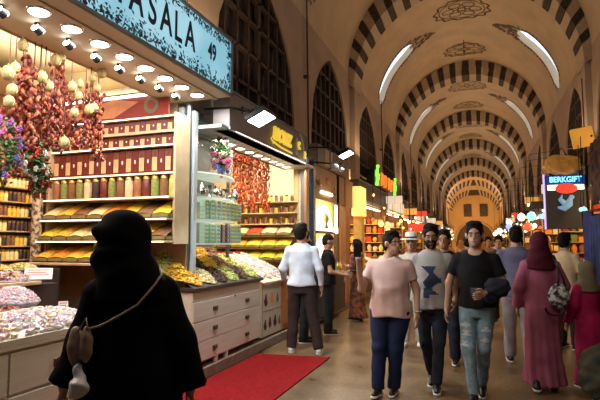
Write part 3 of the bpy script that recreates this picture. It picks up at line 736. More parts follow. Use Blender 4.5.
SP = dict(
 yellow=M('turmeric yellow', (.95, .70, .05), .9, var=.18, scale=40), gold=M('curry gold', (.92, .58, .06), .9, var=.18, scale=40),
 orange=M('saffron orange', (.92, .36, .03), .9, var=.2, scale=40), pale=M('pale yellow spice', (.93, .80, .34), .9, var=.15, scale=40),
 brown=M('brown spice', (.22, .11, .045), .95, var=.25, scale=40), red=M('paprika red', (.50, .06, .02), .9, var=.2, scale=40),
 green=M('dried green herb', (.22, .28, .07), .95, var=.3, scale=50), dark=M('dark dried fruit', (.045, .025, .02), .6, var=.4, scale=50),
 white=M('powdered lokum', (.86, .84, .84), .9, var=.08), pink=M('pink lokum', (.72, .48, .50), .85, var=.12), mint=M('pale mint lokum', (.62, .74, .68), .85, var=.1),
 lilac=M('lilac lokum', (.66, .62, .76), .85, var=.1), nut=M('roasted nut', (.34, .15, .06), .6, var=.25), date=M('dark red date', (.16, .03, .02), .4, var=.3),
 cream=M('cream dried fruit', (.74, .62, .36), .7, var=.15), amber=M('amber apricot', (.78, .42, .07), .5, var=.2), lime=M('dried kiwi green', (.48, .56, .13), .6, var=.2))

def round_jar(r, h, content, lid, name='spice_jar', body='jar_body'):
    t = bpy.data.objects.new(name, None); COL.objects.link(t)
    b = MB(); b.lathe((0, 0, 0), [(r*.9, 0), (r, r*.15), (r, h*.78), (r*.8, h*.84), (r*.8, h*.88)], 10); b.build(body, content, t)
    b = MB(); b.lathe((0, 0, 0), [(r*.94, h*.82), (r*.94, h*.96), (r*.7, h)], 10); b.build('lid', lid, t)
    return t
def tiny_jar(r, h, mats, name='spice_jar'):
    b = MB(); b.lathe((0, 0, 0), [(r, 0), (r, h*.75), (r*.8, h*.8)], 8); b.lathe((0, 0, 0), [(r*.85, h*.8), (r*.85, h)], 8, 1)
    return b.build(name, mats)
def packet(wd, dp, h, mats, name='spice_packet', plain=False):          # carton with a pale label panel and gold seal
    b = MB(); b.bbox(-wd/2, wd/2, -dp/2, dp/2, 0, h, .004)
    if not plain: b.box(-wd*.40, wd*.40, -dp/2-.003, -dp/2, h*.10, h*.66, 1)
    b.ell((0, -dp/2-.002, h*(.5 if plain else .82)), (wd*.15, .006, wd*.15), 2, 8, 4)
    return b.build(name, mats)
def remove(o):
    for c in list(o.children): remove(c)
    bpy.data.objects.remove(o)
def spice_bin(wd, dp, h, rise, spice, wood):
    """sloping wooden bin full of ground spice: the heap is a stuff child"""
    t = bpy.data.objects.new('spice_bin', None); COL.objects.link(t)
    b = MB(); b.box(-wd/2, wd/2, -dp/2, -dp/2+.012, 0, h); b.box(-wd/2, -wd/2+.004, -dp/2, dp/2, 0, h); b.box(wd/2-.004, wd/2, -dp/2, dp/2, 0, h); b.box(-wd/2, wd/2, -dp/2, dp/2, 0, .012)
    b.build('bin_box', M('olive bin front', (.26, .22, .08), .5, var=.15), t)
    N = 6; vs = []
    for j in range(N+1):
        for i in range(N+1):
            u, v = i/N, j/N; vs.append((-wd/2+.002+(wd-.004)*u, -dp/2+.012+(dp-.012)*v, h*.95+rise*v**.8+.022*math.sin(math.pi*u)*(1-abs(2*v-1)*.3)))
    b = MB(); b.add(vs, [(j*(N+1)+i, j*(N+1)+i+1, (j+1)*(N+1)+i+1, (j+1)*(N+1)+i) for j in range(N) for i in range(N)], 0, True)
    s = b.build('spice_heap', spice, t); s['kind'] = 'stuff'
    return t

# ================================================================== SHOP 49
# walls of the shop
b = MB(); b.box(-5.3, -3.30, 4.97, 5.07, 1.56, 3.62); struct(b.build('wall_shop', M('shop partition', (.42, .36, .26), .7)))
b = MB(); b.box(-5.3, -3.99, 4.97, 5.07, 0, 1.56); struct(b.build('wall_shop_lower', M('shop partition', (0, 0, 0))))
b = MB(); b.box(-5.3, -5.24, -3, 4.97, 0, 3.4); struct(b.build('wall_shop_rear', M('shop rear board', (.40, .28, .12), .7)))
b = MB(); b.box(-5.3, -3.42, -2, 4.97, 3.56, 3.62); b.box(-5.3, -3.42, 4.55, 4.97, 3.30, 3.56); b.box(-5.3, -4.6, -2, 4.97, 3.30, 3.36)
struct(b.build('ceiling_coffer', COFFER))
b = MB(); b.box(-3.42, -2.6, -2.2, 4.97, 3.20, 3.26); b.box(-3.45, -3.40, -2.2, 4.97, 3.20, 3.62); b.box(-2.80, -2.76, -2.2, 4.97, 3.185, 3.20)
struct(b.build('ceiling_soffit', SOFFIT))
b = MB(); b.box(-4.9, -3.3, 4.70, 4.74, 3.24, 3.265); tag(b.build('strip_light', LAMPW), 'thin white strip light above the red spice banner', 'light')
# downlights
base = None
for i in range(11):
    y = 1.70+.306*i
    if base is None:
        t = bpy.data.objects.new('downlight', None); COL.objects.link(t); base = t
        b = MB(); b.lathe((0, 0, 0), [(.088, 0), (.080, -.012), (.066, -.010)], 20); b.build('rim', CHROME, t)
        b = MB(); b.cyl((0, 0, -.008), (0, 0, -.014), .070, .070, 20); b.build('lens', LAMPW, t)
    o = base if i == 0 else dup(base)
    o.location = (-2.905, y, 3.20); tag(o, 'round white soffit downlight, %s from the pole end' % ORD[10-i], 'light', 'round soffit downlights')
base = None
for i in range(8):
    y = 2.46+.305*i
    if base is None:
        t = bpy.data.objects.new('spotlight', None); COL.objects.link(t); base = t
        b = MB(); b.cyl((0, 0, 0), (0, 0, -.03), .02, .02, 8); b.cyl((0, -.015, -.04), (0, .035, -.06), .034, .036, 10); b.build('housing', BLACK, t)
        b = MB(); b.cyl((0, .034, -.058), (0, .040, -.062), .032, .032, 10); b.cyl((0, -.014, -.04), (0, -.022, -.036), .032, .03, 10); b.build('lens', LAMPW, t)
    o = base if i == 0 else dup(base)
    o.location = (-3.08, y, 3.20); tag(o, 'small adjustable spotlight behind the downlight row, %s from the pole end' % ORD[7-i], 'light', 'small spotlights in the soffit')
# sign
t = thing('shop_sign', 'long light blue lit shop sign with dark lettering and the number 49', 'sign', (-2.6, 3.0, 3.21))
b = MB(); b.box(-.20, -.004, -2.6, 2.0, 0, .66); b.build('sign_box', METAL, t)
b = MB(); b.box(-.01, 0, -2.56, 1.96, .035, .625)
b.build('sign_face', M('lit blue sign face', (.24, .56, .72), .4, emit=.80, col2=(.36, .70, .86), scale=1.5), t)
b = MB()
for z0, z1 in ((0, .03), (.63, .66)): b.box(-.01, .016, -2.6, 2.0, z0, z1)
b.box(-.01, .016, 1.965, 2.0, 0, .66); b.build('frame', METAL, t)
rr = random.Random(3)
for nm, m in (('foliage_print', M('dark foliage print', (.02, .03, .04), .6, emit=.02)), ('foliage_print', M('grey teal foliage print', (.08, .16, .20), .6, emit=.06))):
    b = MB()
    for i in range(900):
        y = rr.uniform(-2.54, 1.94); top_ = rr.random() < .4; d = abs(rr.gauss(0, .065 if not top_ else .04)); z = (.04+d) if not top_ else .62-d
        if rr.random() < .06: y = 1.95-abs(rr.gauss(0, .04)); z = rr.uniform(.04, .62)
        if not .045 < z < .615: continue
        L = rr.uniform(.010, .030); a = rr.random()*6.28; p = [(.0012+.0004*(i % 4), y+L*math.cos(a+k*1.57)*(1 if k % 2 else .45), z+L*math.sin(a+k*1.57)*(1 if k % 2 else .45)) for k in range(4)]
        b.add(p, [(0, 1, 2, 3)])
    b.build(nm, m, t)
INK = M('dark blue letter ink', (.012, .02, .06), .5)
for ch_, y, sz in (('M', .02, .40), ('A', .29, .40), ('S', .505, .40), ('A', .71, .40), ('L', .90, .40), ('A', 1.11, .40), ('49', 1.54, .25)):
    text_obj(ch_, sz, INK, t, (.003, y, .35), (R(90), 0, R(90)), .002, bold=.006, xs=.68)
# pole and red banner
b = MB(); b.cyl((-3.175, 5.02, 1.05), (-3.175, 5.02, 3.2), .045, .045, 16); t = thing('shop_pole', 'grey blue metal pole with pale uprights rising from the dried fruit display', 'pole', (0, 0, 0)); b.build('pole', METAL, t)
b = MB(); b.bbox(-3.275, -3.215, 4.965, 5.08, 1.05, 3.14, .006); b.build('upright', PALEMETAL, t)
for z in (1.62, 1.95, 2.3, 2.62): MB().cyl((-3.245, 4.965, z), (-3.245, 4.952, z), .022, .022, 8).build('bolt', BLACK, t)
MB().bbox(-3.125, -3.085, 5.02, 5.09, 1.04, 3.1, .006).build('rear_upright', PALEMETAL, t)
t = thing('banner', 'red brown picture banner above the packet shelves', 'banner', (-4.1, 4.72, 2.98))
b = MB(); b.box(-.95, .85, 0, .03, 0, .29); b.build('panel', M('banner red', (.18, .014, .008), .6, var=.3, scale=2), t)
b = MB(); b.add([(-.9, -.004, .06), (.1, -.004, .03), (.45, -.004, .20), (.1, -.004, .25), (-.5, -.004, .16)], [(0, 1, 2, 3, 4)]); b.build('pictured_hill', M('banner sand', (.42, .20, .09), .6, var=.2), t)
b = MB(); b.cyl((.62, -.004, .15), (.62, 0, .15), .10, .10, 18); b.cyl((.62, -.007, .15), (.62, -.003, .15), .055, .055, 12, 1); b.build('round_emblem', [M('emblem green', (.10, .12, .05), .5), M('banner red', (0, 0, 0))], t)
# shelf unit on the partition
t = thing('spice_shelf_unit', 'tall pale wooden shelf unit of packets, jars and spice bins behind the robed woman', 'shelf', (-3.92, 4.85, 0))
SH = [2.985, 2.655, 2.34, 2.06, 1.82, 1.575]
for i, z in enumerate(SH):
    b = MB(); b.bbox(-.98, .80, -.16 if i < 3 else -.26-.04*(i-3), .10, z-.022, z, .004); sh_ = b.build('shelf', SHELFW, t)
    b = MB(); b.box(-.97, .79, (-.165 if i < 3 else -.265-.04*(i-3)), (-.16 if i < 3 else -.26-.04*(i-3)), z-.018, z-.006); b.build('fill_strip', M('shelf edge fill glow', (1, .9, .65), .5, emit=3, ecol=(1, .85, .55)), sh_)  # glowing edge added to brighten the goods on the shelves
for x in (-.99, .80):
    b = MB(); b.box(x-.015, x+.015, -.18, .10, 1.28 if x < 0 else 1.54, 3.0); b.build('side_panel', SHELFW, t)
b = MB(); b.box(-.98, .80, .085, .10, .9, 3.0); b.build('back_panel', M('shelf back', (.35, .22, .09), .7), t)
PKR = [M('maroon carton', (.13, .02, .015), .4), M('tan label', (.62, .45, .22), .5), CARD]
PKT = [M('brown carton', (.16, .05, .025), .45), M('tan label', (0, 0, 0)), M('brown seal', (.14, .05, .03), .4)]
pk = {}
for key, mt in (('maroon', PKR), ('tan', PKT)): pk[key] = packet(.085, .07, .14, mt, plain=key == 'maroon')
first = {'maroon': 1, 'tan': 1}
def place(o, key, store, loc, label, cat, group, rz=0, sc=None):
    if store.get(key): store[key] = 0; o.location = loc; o.rotation_euler = (0, 0, rz); c = o
    else: c = dup(o, loc, rz)
    if sc: c.scale = sc
    return tag(c, label, cat, group)
for row, (z, n, sc_) in enumerate(((2.8205, 24, (.80, 1, .93)), (2.655, 24, (.80, 1, .93)), (2.34, 20, (.96, 1.0, 1.95)))):
    for i in range(n):
        key = 'maroon' if (i+row) % 2 else 'tan'
        place(pk[key], key, first, (-4.85+1.69*i/(n-1), 4.77, z+.0005), '%s spice carton, %s from left on the %s carton row' % ('plain maroon' if key == 'maroon' else 'tan labelled', ORD[i], ('top', 'second', 'tallest')[row]), 'packet', 'spice cartons on the tall shelf unit', 0, sc_)
b = MB(); b.box(-.97, .79, -.155, -.02, 2.795, 2.805); b.box(-.97, .79, -.16, -.155, 2.79, 2.82, 0); b.build('shelf', SHELFW, t)
JC = ['nut', 'green', 'brown', 'green', 'cream', 'dark', 'date', 'green', 'brown', 'cream', 'nut', 'date', 'green', 'brown', 'lime']
for i in range(15):
    j = round_jar(.052, .255, SP[JC[i]], GOLD); j.location = (-4.84+1.66*i/14, 4.755, 2.061)
    tag(j, 'gold-lidded glass jar of %s spice, %s from left on the jar shelf' % ({'nut': 'reddish', 'lime': 'light green', 'gold': 'curry'}.get(JC[i], JC[i]), ORD[i]), 'jar', 'large jars on the jar shelf')
BINS = [(1.82, .035, ['pale', 'gold', 'brown', 'pale', 'orange', 'yellow', 'brown', 'yellow']), (1.575, .035, ['yellow', 'gold', 'pale', 'pale', 'gold', 'yellow', 'yellow', 'brown']), (1.33, .03, ['gold', 'orange', 'gold', 'yellow', 'orange', 'orange'])]
b = MB(); b.bbox(-.98, .36, -.45, .10, 1.30, 1.328, .004); b.build('shelf', SHELFW, t)
for r_, (z, h, cs) in enumerate(BINS):
    for i, c in enumerate(cs):
        dp = .30+.05*r_; o = spice_bin(.215, dp, .050, .15, SP[c], SHELFW); o.location = (-4.785+.222*i, 4.90-dp/2-.02, z+.001)
        tag(o, 'bin of %s ground spice, %s from left on the %s bin row' % ({'pale': 'pale yellow', 'gold': 'golden'}.get(c, c), ORD[i], ('upper', 'middle', 'lower')[r_]), 'spice bin', 'ground spice bins of the tall shelf unit')
# rear wall shelves of small jars
t = thing('jar_rack', 'deep rack of small gold-topped jars on the rear wall behind the pepper strings', 'shelf', (-5.12, 3.4, 0))
LV = [1.20, 1.36, 1.52, 1.69, 1.86, 2.03, 2.20, 2.37]
b = MB(); b.box(-.115, -.10, -1.2, 1.38, 1.1, 2.6); b.build('back_panel', M('rack back', (.36, .22, .07), .6), t)
for z in LV:
    b = MB(); b.box(-.10, .07, -1.2, 1.38, z-.014, z); b.build('shelf', M('gold shelf', (.70, .52, .22), .5), t)
TJ = [[tiny_jar(.026, .115, [SP[c], GOLD]), 1] for c in ('dark', 'brown', 'gold', 'pale')]
for r_, z in enumerate(LV):
    for i in range(13):
        q = TJ[(r_ + (i*(r_ % 3+1)) // 5) % 4]
        if q[1]: q[1] = 0; o = q[0]
        else: o = dup(q[0])
        o.location = (-5.09, 4.02+.058*i, z+.0005); tag(o, 'gold-topped jar, %s from the spotted post, %s row up of the rear rack' % (ORD[12-i], ORD[r_]), 'jar', 'small jars on the rear rack')
# spotted post
b = MB(); b.lathe((-4.93, 4.55, .14), [(.06, 0), (.06, 2.1), (.075, 2.15), (.0, 2.2)], 12)
tag(b.build('spotted_post', M('white gold mottled ceramic', (.70, .62, .42), .4, col2=(.10, .07, .04), scale=24)), 'white post with dark and gold spots between the jar rack and the spice shelves', 'post')

# ---- hanging strings of dried peppers with pale dried gourds
PEP = [M('dried pepper red', (.34, .055, .025), .5, var=.3, scale=30), M('dried pepper rust', (.46, .13, .05), .5, var=.3, scale=30), M('dried pepper maroon', (.15, .02, .015), .5, var=.3)]
def pepper_string(pts, label, seed, wdt=.055, step=.028, mats=PEP, name='pepper_string', group='strings of dried peppers over the sweets counter'):
    rr = random.Random(seed); b = MB(); L = MB(); P = [Vector(p) for p in pts]
    seg = [(a, c) for a, c in zip(P, P[1:])]; d = 0
    for a, c in seg:
        n = max(1, int((c-a).length/step))
        for i in range(n):
            p = a.lerp(c, i/n)
            for q in range(3):
                u = rr.random()*6.28; ro = Matrix.Rotation(rr.random()*6.28, 3, 'Z') @ Matrix.Rotation(rr.uniform(-.9, .9), 3, 'X')
                r0 = wdt*rr.uniform(.3, 1)
                b.ell((p.x+r0*math.cos(u), p.y+r0*math.sin(u), p.z+rr.uniform(-.01, .01)), (wdt*.30, wdt*.24, wdt*.52), rr.randrange(len(mats)), 6, 4, ro)
    t = thing(name, label, 'string of peppers', P[0], 0, group)
    b.v = [(x-P[0].x, y-P[0].y, z-P[0].z) for x, y, z in b.v]; b.build('dried_peppers', mats, t).__setitem__('kind', 'stuff')
    b = MB(); b.tube(([Vector((0, 0, 3.30-P[0].z))] if P[0].z > P[-1].z+.3 else [])+[p-P[0] for p in P], .005, 5); b.build('cord', BROWNB, t)
    return t
def wpt(px, py, X):          # a point on the plane x = X seen in the photo at (px, py)
    v = cam.matrix_basis.to_3x3() @ Vector(((px-300)/500, -(py-200)/500, -1)); k = X/v.x; return Vector((X, v.y*k, 1.55+v.z*k))
k = 0
for (px, y0, y1, X) in ((27, 57, 150, -3.45), (22, 66, 160, -3.5), (33, 72, 168, -3.4), (14, 92, 178, -3.5), (40, 90, 150, -3.5), (58, 66, 140, -3.45), (64, 74, 138, -3.5), (54, 82, 146, -3.42), (92, 84, 150, -3.45), (98, 92, 162, -3.42), (86, 96, 142, -3.5), (72, 96, 140, -3.55), (8, 110, 175, -3.6), (48, 100, 150, -3.6)):
    a, c = wpt(px, y0, X), wpt(px, y1, X); p = [a+(c-a)*i/6+Vector((0, .012*math.sin(i*2+k), 0)) for i in range(7)]
    pepper_string(p, 'hanging string of dark red dried peppers, %s from the left' % ORD[sorted([27,22,33,14,40,58,64,54,92,98,86,72,8,48]).index(px)], k, .060); k += 1
for j, (A, B_, sag, lb) in enumerate((((40, 86), (66, 142), 10, 'left loop'), ((98, 100), (66, 142), 12, 'right loop'), ((44, 100), (62, 142), 26, 'inner left loop'), ((90, 108), (70, 142), 20, 'inner right loop'))):
    p = [wpt(A[0]+(B_[0]-A[0])*i/9, A[1]+(B_[1]-A[1])*i/9+sag*math.sin(math.pi*i/9), -3.38) for i in range(10)]
    pepper_string(p, 'swag of dried peppers tied up between two clusters, %s' % lb, 50+j, .045)
rr_scale = .86
GOURD = M('pale dried gourd', (.52, .42, .18), .7, var=.2, scale=20)
k = 0
for px, py, rr_ in ((23, 45, .055), (27, 53, .02), (8, 73, .065), (12, 90, .055), (15, 68, .05), (42, 77, .055), (49, 86, .05), (56, 60, .06), (62, 58, .045), (72, 87, .055), (78, 96, .05), (80, 84, .045), (93, 78, .05), (102, 73, .058), (97, 88, .045), (74, 113, .05), (89, 110, .055), (94, 108, .05), (64, 143, .06), (9, 102, .055)):
    p = wpt(px, py, -3.33); rr_ *= rr_scale; b = MB(); b.ell((0, 0, 0), (rr_, rr_*.75, rr_*1.05), 0, 14, 9)
    for q in range(7):
        a = q*.9; b.tube([(rr_*1.0*math.sin(u)*math.cos(a), rr_*.76*math.sin(u)*math.sin(a), rr_*1.06*math.cos(u)) for u in (.2, .7, 1.2, 1.7, 2.2, 2.8)], rr_*.06, 4)
    b.cyl((0, 0, rr_), (0, 0, rr_+.02), .006, .004, 5)
    o = b.build('dried_gourd', GOURD, None, p); tag(o, 'pale dried gourd among the pepper strings, %s from the left' % ORD[sorted([23,27,8,12,15,42,49,56,62,72,78,80,93,102,97,74,89,94.5,64,9]).index(px if (px, py) != (94, 108) else 94.5)], 'dried gourd', 'dried gourds among the pepper strings'); k += 1
b = MB(); b.tube([(-3.45, 1.4, 3.30), (-3.45, 4.3, 3.30)], .012, 6); tag(b.build('hanging_rail', BLACK), 'dark rail under the shop ceiling from which the pepper strings hang', 'rail')

def bouquet(name, label, c, r, cols, seed, n=90, drop=0):
    rr = random.Random(seed); t = thing(name, label, 'flowers', c)
    lf = MB(); fl = MB()
    for i in range(n):
        d = Vector((rr.gauss(0, 1), rr.gauss(0, 1), rr.gauss(0, 1))).normalized()*r*rr.uniform(.4, 1); d.z *= 1.3+drop
        ro = Matrix.Rotation(rr.random()*6.28, 3, 'Z') @ Matrix.Rotation(rr.uniform(-1, 1), 3, 'X')
        lf.ell(d, (.012, .035, .006), 0, 6, 4, ro)
    for i in range(n//3):
        d = Vector((rr.gauss(0, 1), rr.gauss(0, 1), rr.gauss(0, 1))).normalized()*r*rr.uniform(.75, 1.05); d.z *= 1.3+drop; mi = rr.randrange(len(cols))
        for q in range(5):
            a = q*1.257; fl.ell((d.x+.016*math.cos(a), d.y-.005, d.z+.016*math.sin(a)), (.013, .007, .013), mi, 6, 4)
    st = MB(); 
    for i in range(6): st.tube([(0, 0, -r*(1.5+drop)), (rr.gauss(0, r*.3), rr.gauss(0, r*.3), 0), (rr.gauss(0, r*.5), rr.gauss(0, r*.5), r*.7)], .004, 5)
    G = M('leaf green', (.05, .16, .04), .6, var=.4, scale=20)
    lf.build('leaves', G, t)['kind'] = 'stuff'; fl.build('blossoms', cols, t)['kind'] = 'stuff'; st.build('stems', G, t)
FC = dict(pink=M('pink petal', (.65, .10, .25), .6), purple=M('purple petal', (.28, .10, .45), .6), blue=M('blue petal', (.10, .16, .50), .6), white=M('white petal', (.80, .78, .70), .6), red=M('red petal', (.5, .03, .03), .6))
bouquet('hanging_flowers', 'bunch of pink, purple and blue flowers hanging at the left edge of the picture', wpt(5, 150, -3.3), .13, [FC['pink'], FC['purple'], FC['blue']], 1, 110, .8)
bouquet('hanging_flowers', 'bunch of white flowers with dark leaves below the pepper strings', wpt(36, 160, -3.4), .10, [FC['white'], FC['white'], FC['red']], 2, 100, .6)
bouquet('hanging_flowers', 'dark red and green dried bunch lowest under the pepper strings', wpt(40, 178, -3.45), .09, [FC['red'], SP['brown']], 3, 80, .5)

# ---- sweets counter at the left
t = thing('sweets_counter', 'long cream counter of drawers heaped with sweets at the left', 'counter', (-2.86, 1.4, .14))
b = MB(); b.bbox(-1.0, 0, -2.4, 1.95, .08, .72, .006); b.build('body', CREAMW, t)
b = MB(); b.box(-.95, -.06, -2.3, 1.90, 0, .08); b.build('plinth', DARKWOOD, t)
b = MB(); b.bbox(-1.05, .03, -2.4, 1.98, .72, .75, .006); b.box(.0, .03, -2.4, 1.98, .75, .79); b.box(-1.05, .03, 1.95, 1.98, .75, .79); b.build('worktop', CREAMW, t)
for i in range(4):
    y0 = 1.92-.86*(i+1)
    for z0, z1 in ((.44, .70), (.12, .42)):
        b = MB(); b.bbox(0, .018, y0+.01, y0+.85, z0, z1, .005); d = b.build('drawer', CREAMW, t)
        b = MB(); b.bbox(.018, .026, y0+.36, y0+.50, (z0+z1)/2-.03, (z0+z1)/2+.03, .003); b.box(.026, .034, y0+.38, y0+.48, (z0+z1)/2-.012, (z0+z1)/2+.006); b.build('handle', M('dull brass pull', (.16, .12, .08), .4, .7), d)
YC = 1.03
heap('lokum_heap', 'wide front heap of white, pink and lilac cubes of lokum on the sweets counter', 'sweets', (-3.10, 2.60, .925), .26, .80, .115, [SP['white'], SP['pink'], SP['lilac'], SP['white'], SP['cream']], 1500, .014, .3, 11, tiltx=.12, sq=True)
def steel_bowl(c, rx, ry, h, label, m=None):
    b = MB(); b.lathe((0, 0, 0), [(.55, 0), (.8, h*.35), (1.0, h), (.97, h), (.78, h*.4), (0.001, h*.15)], 28)
    b.v = [(x*rx, y*ry, z) for x, y, z in b.v]
    tag(b.build('display_bowl', m or M('grey bowl', (.30, .32, .32), .3, .5), None, c), label, 'bowl')
def riser(c, sx, sy, sz, label):
    b = MB(); b.bbox(-sx, sx, -sy, sy, 0, sz, .006); tag(b.build('display_step', M('dark step board', (.05, .035, .03), .6), None, c), label, 'display step')
riser((-3.63, 1.6, .895), .245, 1.60, .10, 'dark display step behind the front heap of lokum')
steel_bowl((-3.57, 2.55, .995), .25, .36, .09, 'large grey bowl holding the pale green sugared sweets')
heap('sugared_sweets', 'big domed heap of pale green and white sugared sweets in a grey bowl', 'sweets', (-3.57, 2.55, 1.06), .235, .34, .13, [SP['mint'], SP['white'], SP['mint']], 1300, .011, 0, 12)
steel_bowl((-3.60, 3.12, .995), .22, .20, .08, 'smaller bowl of lilac lokum next to the large grey bowl')
heap('sugared_lokum', 'domed heap of lilac and white sugared lokum right of the pale green sweets', 'sweets', (-3.60, 3.12, 1.055), .21, .19, .13, [SP['lilac'], SP['white'], SP['pink']], 700, .011, 0, 13)
heap('date_heap', 'small dark red patch of dates between the two domed heaps', 'dates', (-3.38, 2.90, .985), .10, .12, .075, [SP['date'], SP['nut']], 260, .014, 0, 14, elong=1.8)
riser((-4.165, 2.4, 0.0), .24, 1.5, 1.16, 'dark rear display stand behind the domed sweets')
for nm, lb, y, ms, sd, el in (('herb_heap', 'heap of grey green dried herb at the left edge behind the domed sweets', 2.72, ['green', 'mint', 'lime'], 21, 1), ('nut_heap', 'heap of reddish brown nuts under the white price card', 3.12, ['nut', 'red', 'brown'], 22, 1.6), ('grain_heap', 'heap of pale grey seeds behind the lilac lokum', 3.50, ['lilac', 'cream', 'brown'], 23, 1)):
    b = MB(); b.bbox(-.21, .21, -.18, .18, 0, .035, .005); tag(b.build('wooden_tray', SHELFW, None, (-4.10, y, 1.161)), 'pale wooden tray holding the ' + lb.split(' ')[2] + ' ' + lb.split(' ')[3] + ' goods, ' + nm.split('_')[0], 'tray')
    heap(nm, lb, 'dried goods', (-4.10, y, 1.197), .195, .165, .09, [SP[q] for q in ms], 420, .012, 0, sd, elong=el)
riser((-4.60, 2.9, 0.0), .20, 1.5, 1.27, 'tall rear display stand of yellow goods in front of the jar rack')
for i, (y, m_) in enumerate(((3.1, ['pale', 'cream']), (3.42, ['gold', 'pale']), (3.74, ['cream', 'yellow']), (4.06, ['lime', 'cream']))):
    heap('candied_fruit', 'low heap of %s candied goods on the rear stand, %s from the left' % (('pale', 'golden', 'cream', 'greenish')[i], ORD[i]), 'sweets', (-4.58, y, 1.271), .17, .14, .06, [SP[q] for q in m_], 260, .013, 0, 30+i, elong=1.6)
def card(c, wd, h, label, rz=0, tilt=-25, lines=3, lc=(.5, .15, .12)):
    t = thing('price_card', label, 'card', c, R(rz)); ro = Matrix.Rotation(R(tilt), 3, 'X')
    def X(v): return tuple(ro @ Vector(v))
    b = MB(); b.add([X(v) for v in ((-wd/2, 0, 0), (wd/2, 0, 0), (wd/2, 0, h), (-wd/2, 0, h), (-wd/2, .003, 0), (wd/2, .003, 0), (wd/2, .003, h), (-wd/2, .003, h))], [(0, 1, 2, 3), (5, 4, 7, 6), (0, 4, 5, 1), (1, 5, 6, 2), (2, 6, 7, 3), (3, 7, 4, 0)]); b.build('card', CARD, t)
    b = MB()
    for i in range(lines):
        z = h*(.78-.22*i); b.add([X(v) for v in ((-wd*.38, -.0015, z), (wd*(.38-.1*(i % 2)), -.0015, z), (wd*(.38-.1*(i % 2)), -.0015, z+h*.08), (-wd*.38, -.0015, z+h*.08))], [(0, 1, 2, 3)])
    b.build('written_lines', M('card ink', lc, .6), t)
p = wpt(38, 276, -3.92); card((-3.92, p.y, 1.21), .24, .13, 'large white price card standing in the brown nuts', 42, -40)
card(tuple(wpt(37, 318, -3.30)), .085, .09, 'small white tag with red writing between the front heap and the pale green sweets', 48, -12)
card(tuple(wpt(63, 312, -3.30)), .075, .09, 'small lilac white tag standing below the dark red dates', 48, -12, 2)
b = MB(); b.bbox(-.12, .12, -.05, .05, 0, .13, .006); t = thing('blue_box', 'small dark blue box with a white band at the left edge of the counter', 'box', (-4.42, 3.52, 1.32), R(48)); b.build('box', M('dark blue card', (.03, .05, .22), .4), t)
b = MB(); b.box(-.10, .10, -.053, -.0501, .05, .09); b.build('white_band', CARD, t)

# ================================================================== RED CARPET, DRAWER CABINET, GLASS SHELF
b = MB(); b.add([(-2.95, 3.0, .002), (-1.94, 3.0, .002), (-1.93, 6.66, .002), (-2.94, 6.52, .002), (-2.95, 3.0, .014), (-1.94, 3.0, .014), (-1.93, 6.66, .014), (-2.94, 6.52, .014)], [(4, 5, 6, 7), (0, 1, 5, 4), (1, 2, 6, 5), (2, 3, 7, 6), (3, 0, 4, 7)])
tag(b.build('carpet', RED), 'red carpet runner lying on the stone floor along the shop step', 'carpet')
b = MB(); b.box(-3.9, -2.99, 3.2, 4.80, .141, .15); tag(b.build('door_mat', RED), 'red mat on the shop threshold behind the robed woman', 'mat')
t = thing('drawer_cabinet', 'pale wooden cabinet of three wide drawers under the dried fruit display', 'cabinet', (-3.0, 4.88, .14))
b = MB(); b.bbox(-.95, 0, 0, 1.82, .06, .87, .006); b.build('body', CREAMW, t)
b = MB(); b.box(-.90, -.08, .04, 1.78, 0, .06); b.build('plinth', DARKWOOD, t)
b = MB(); b.bbox(0, .014, .0, 1.82, .75, .865, .004); b.build('apron', CREAMW, t)
b = MB(); b.cyl((.014, 1.02, .73), (.020, 1.02, .73), .016, .016, 8); b.build('lock', BLACK, t)
for i, (z0, z1) in enumerate(((.525, .745), (.30, .518), (.075, .293))):
    b = MB(); b.bbox(0, .018, .012, 1.81, z0, z1, .005); d = b.build('drawer', CREAMW, t)
    for y in (.50, 1.38):
        b = MB(); b.bbox(.018, .026, y-.055, y+.055, (z0+z1)/2-.026, (z0+z1)/2+.026, .004); b.box(.026, .040, y-.035, y+.035, (z0+z1)/2-.006, (z0+z1)/2+.014); b.build('handle', M('dull brass pull', (.16, .12, .08)), d)
b = MB(); b.bbox(-.97, .05, -.03, 1.84, .87, .915, .006); b.build('top_rim', M('dark rim', (.05, .032, .022), .5), t)
def disp(x, y): return 1.058+.46*max(0, min(-2.97-x, (y-4.68)*1.15, .85))
b = MB(); gx = [-3.95+.98*i/12 for i in range(13)]; gy = [4.86+1.84*i/16 for i in range(17)]
b.add([(x+3.0, y-4.88, disp(x, y)-.14) for y in gy for x in gx], [(j*13+i, j*13+i+1, (j+1)*13+i+1, (j+1)*13+i) for j in range(16) for i in range(12)])
b.add([(-.95, 1.82, .9), (.03, 1.82, .9), (.03, 1.82, .93), (-.95, 1.82, 1.33)], [(0, 1, 2, 3)]); b.build('sloping_display', M('dark rim', (0, 0, 0)), t)
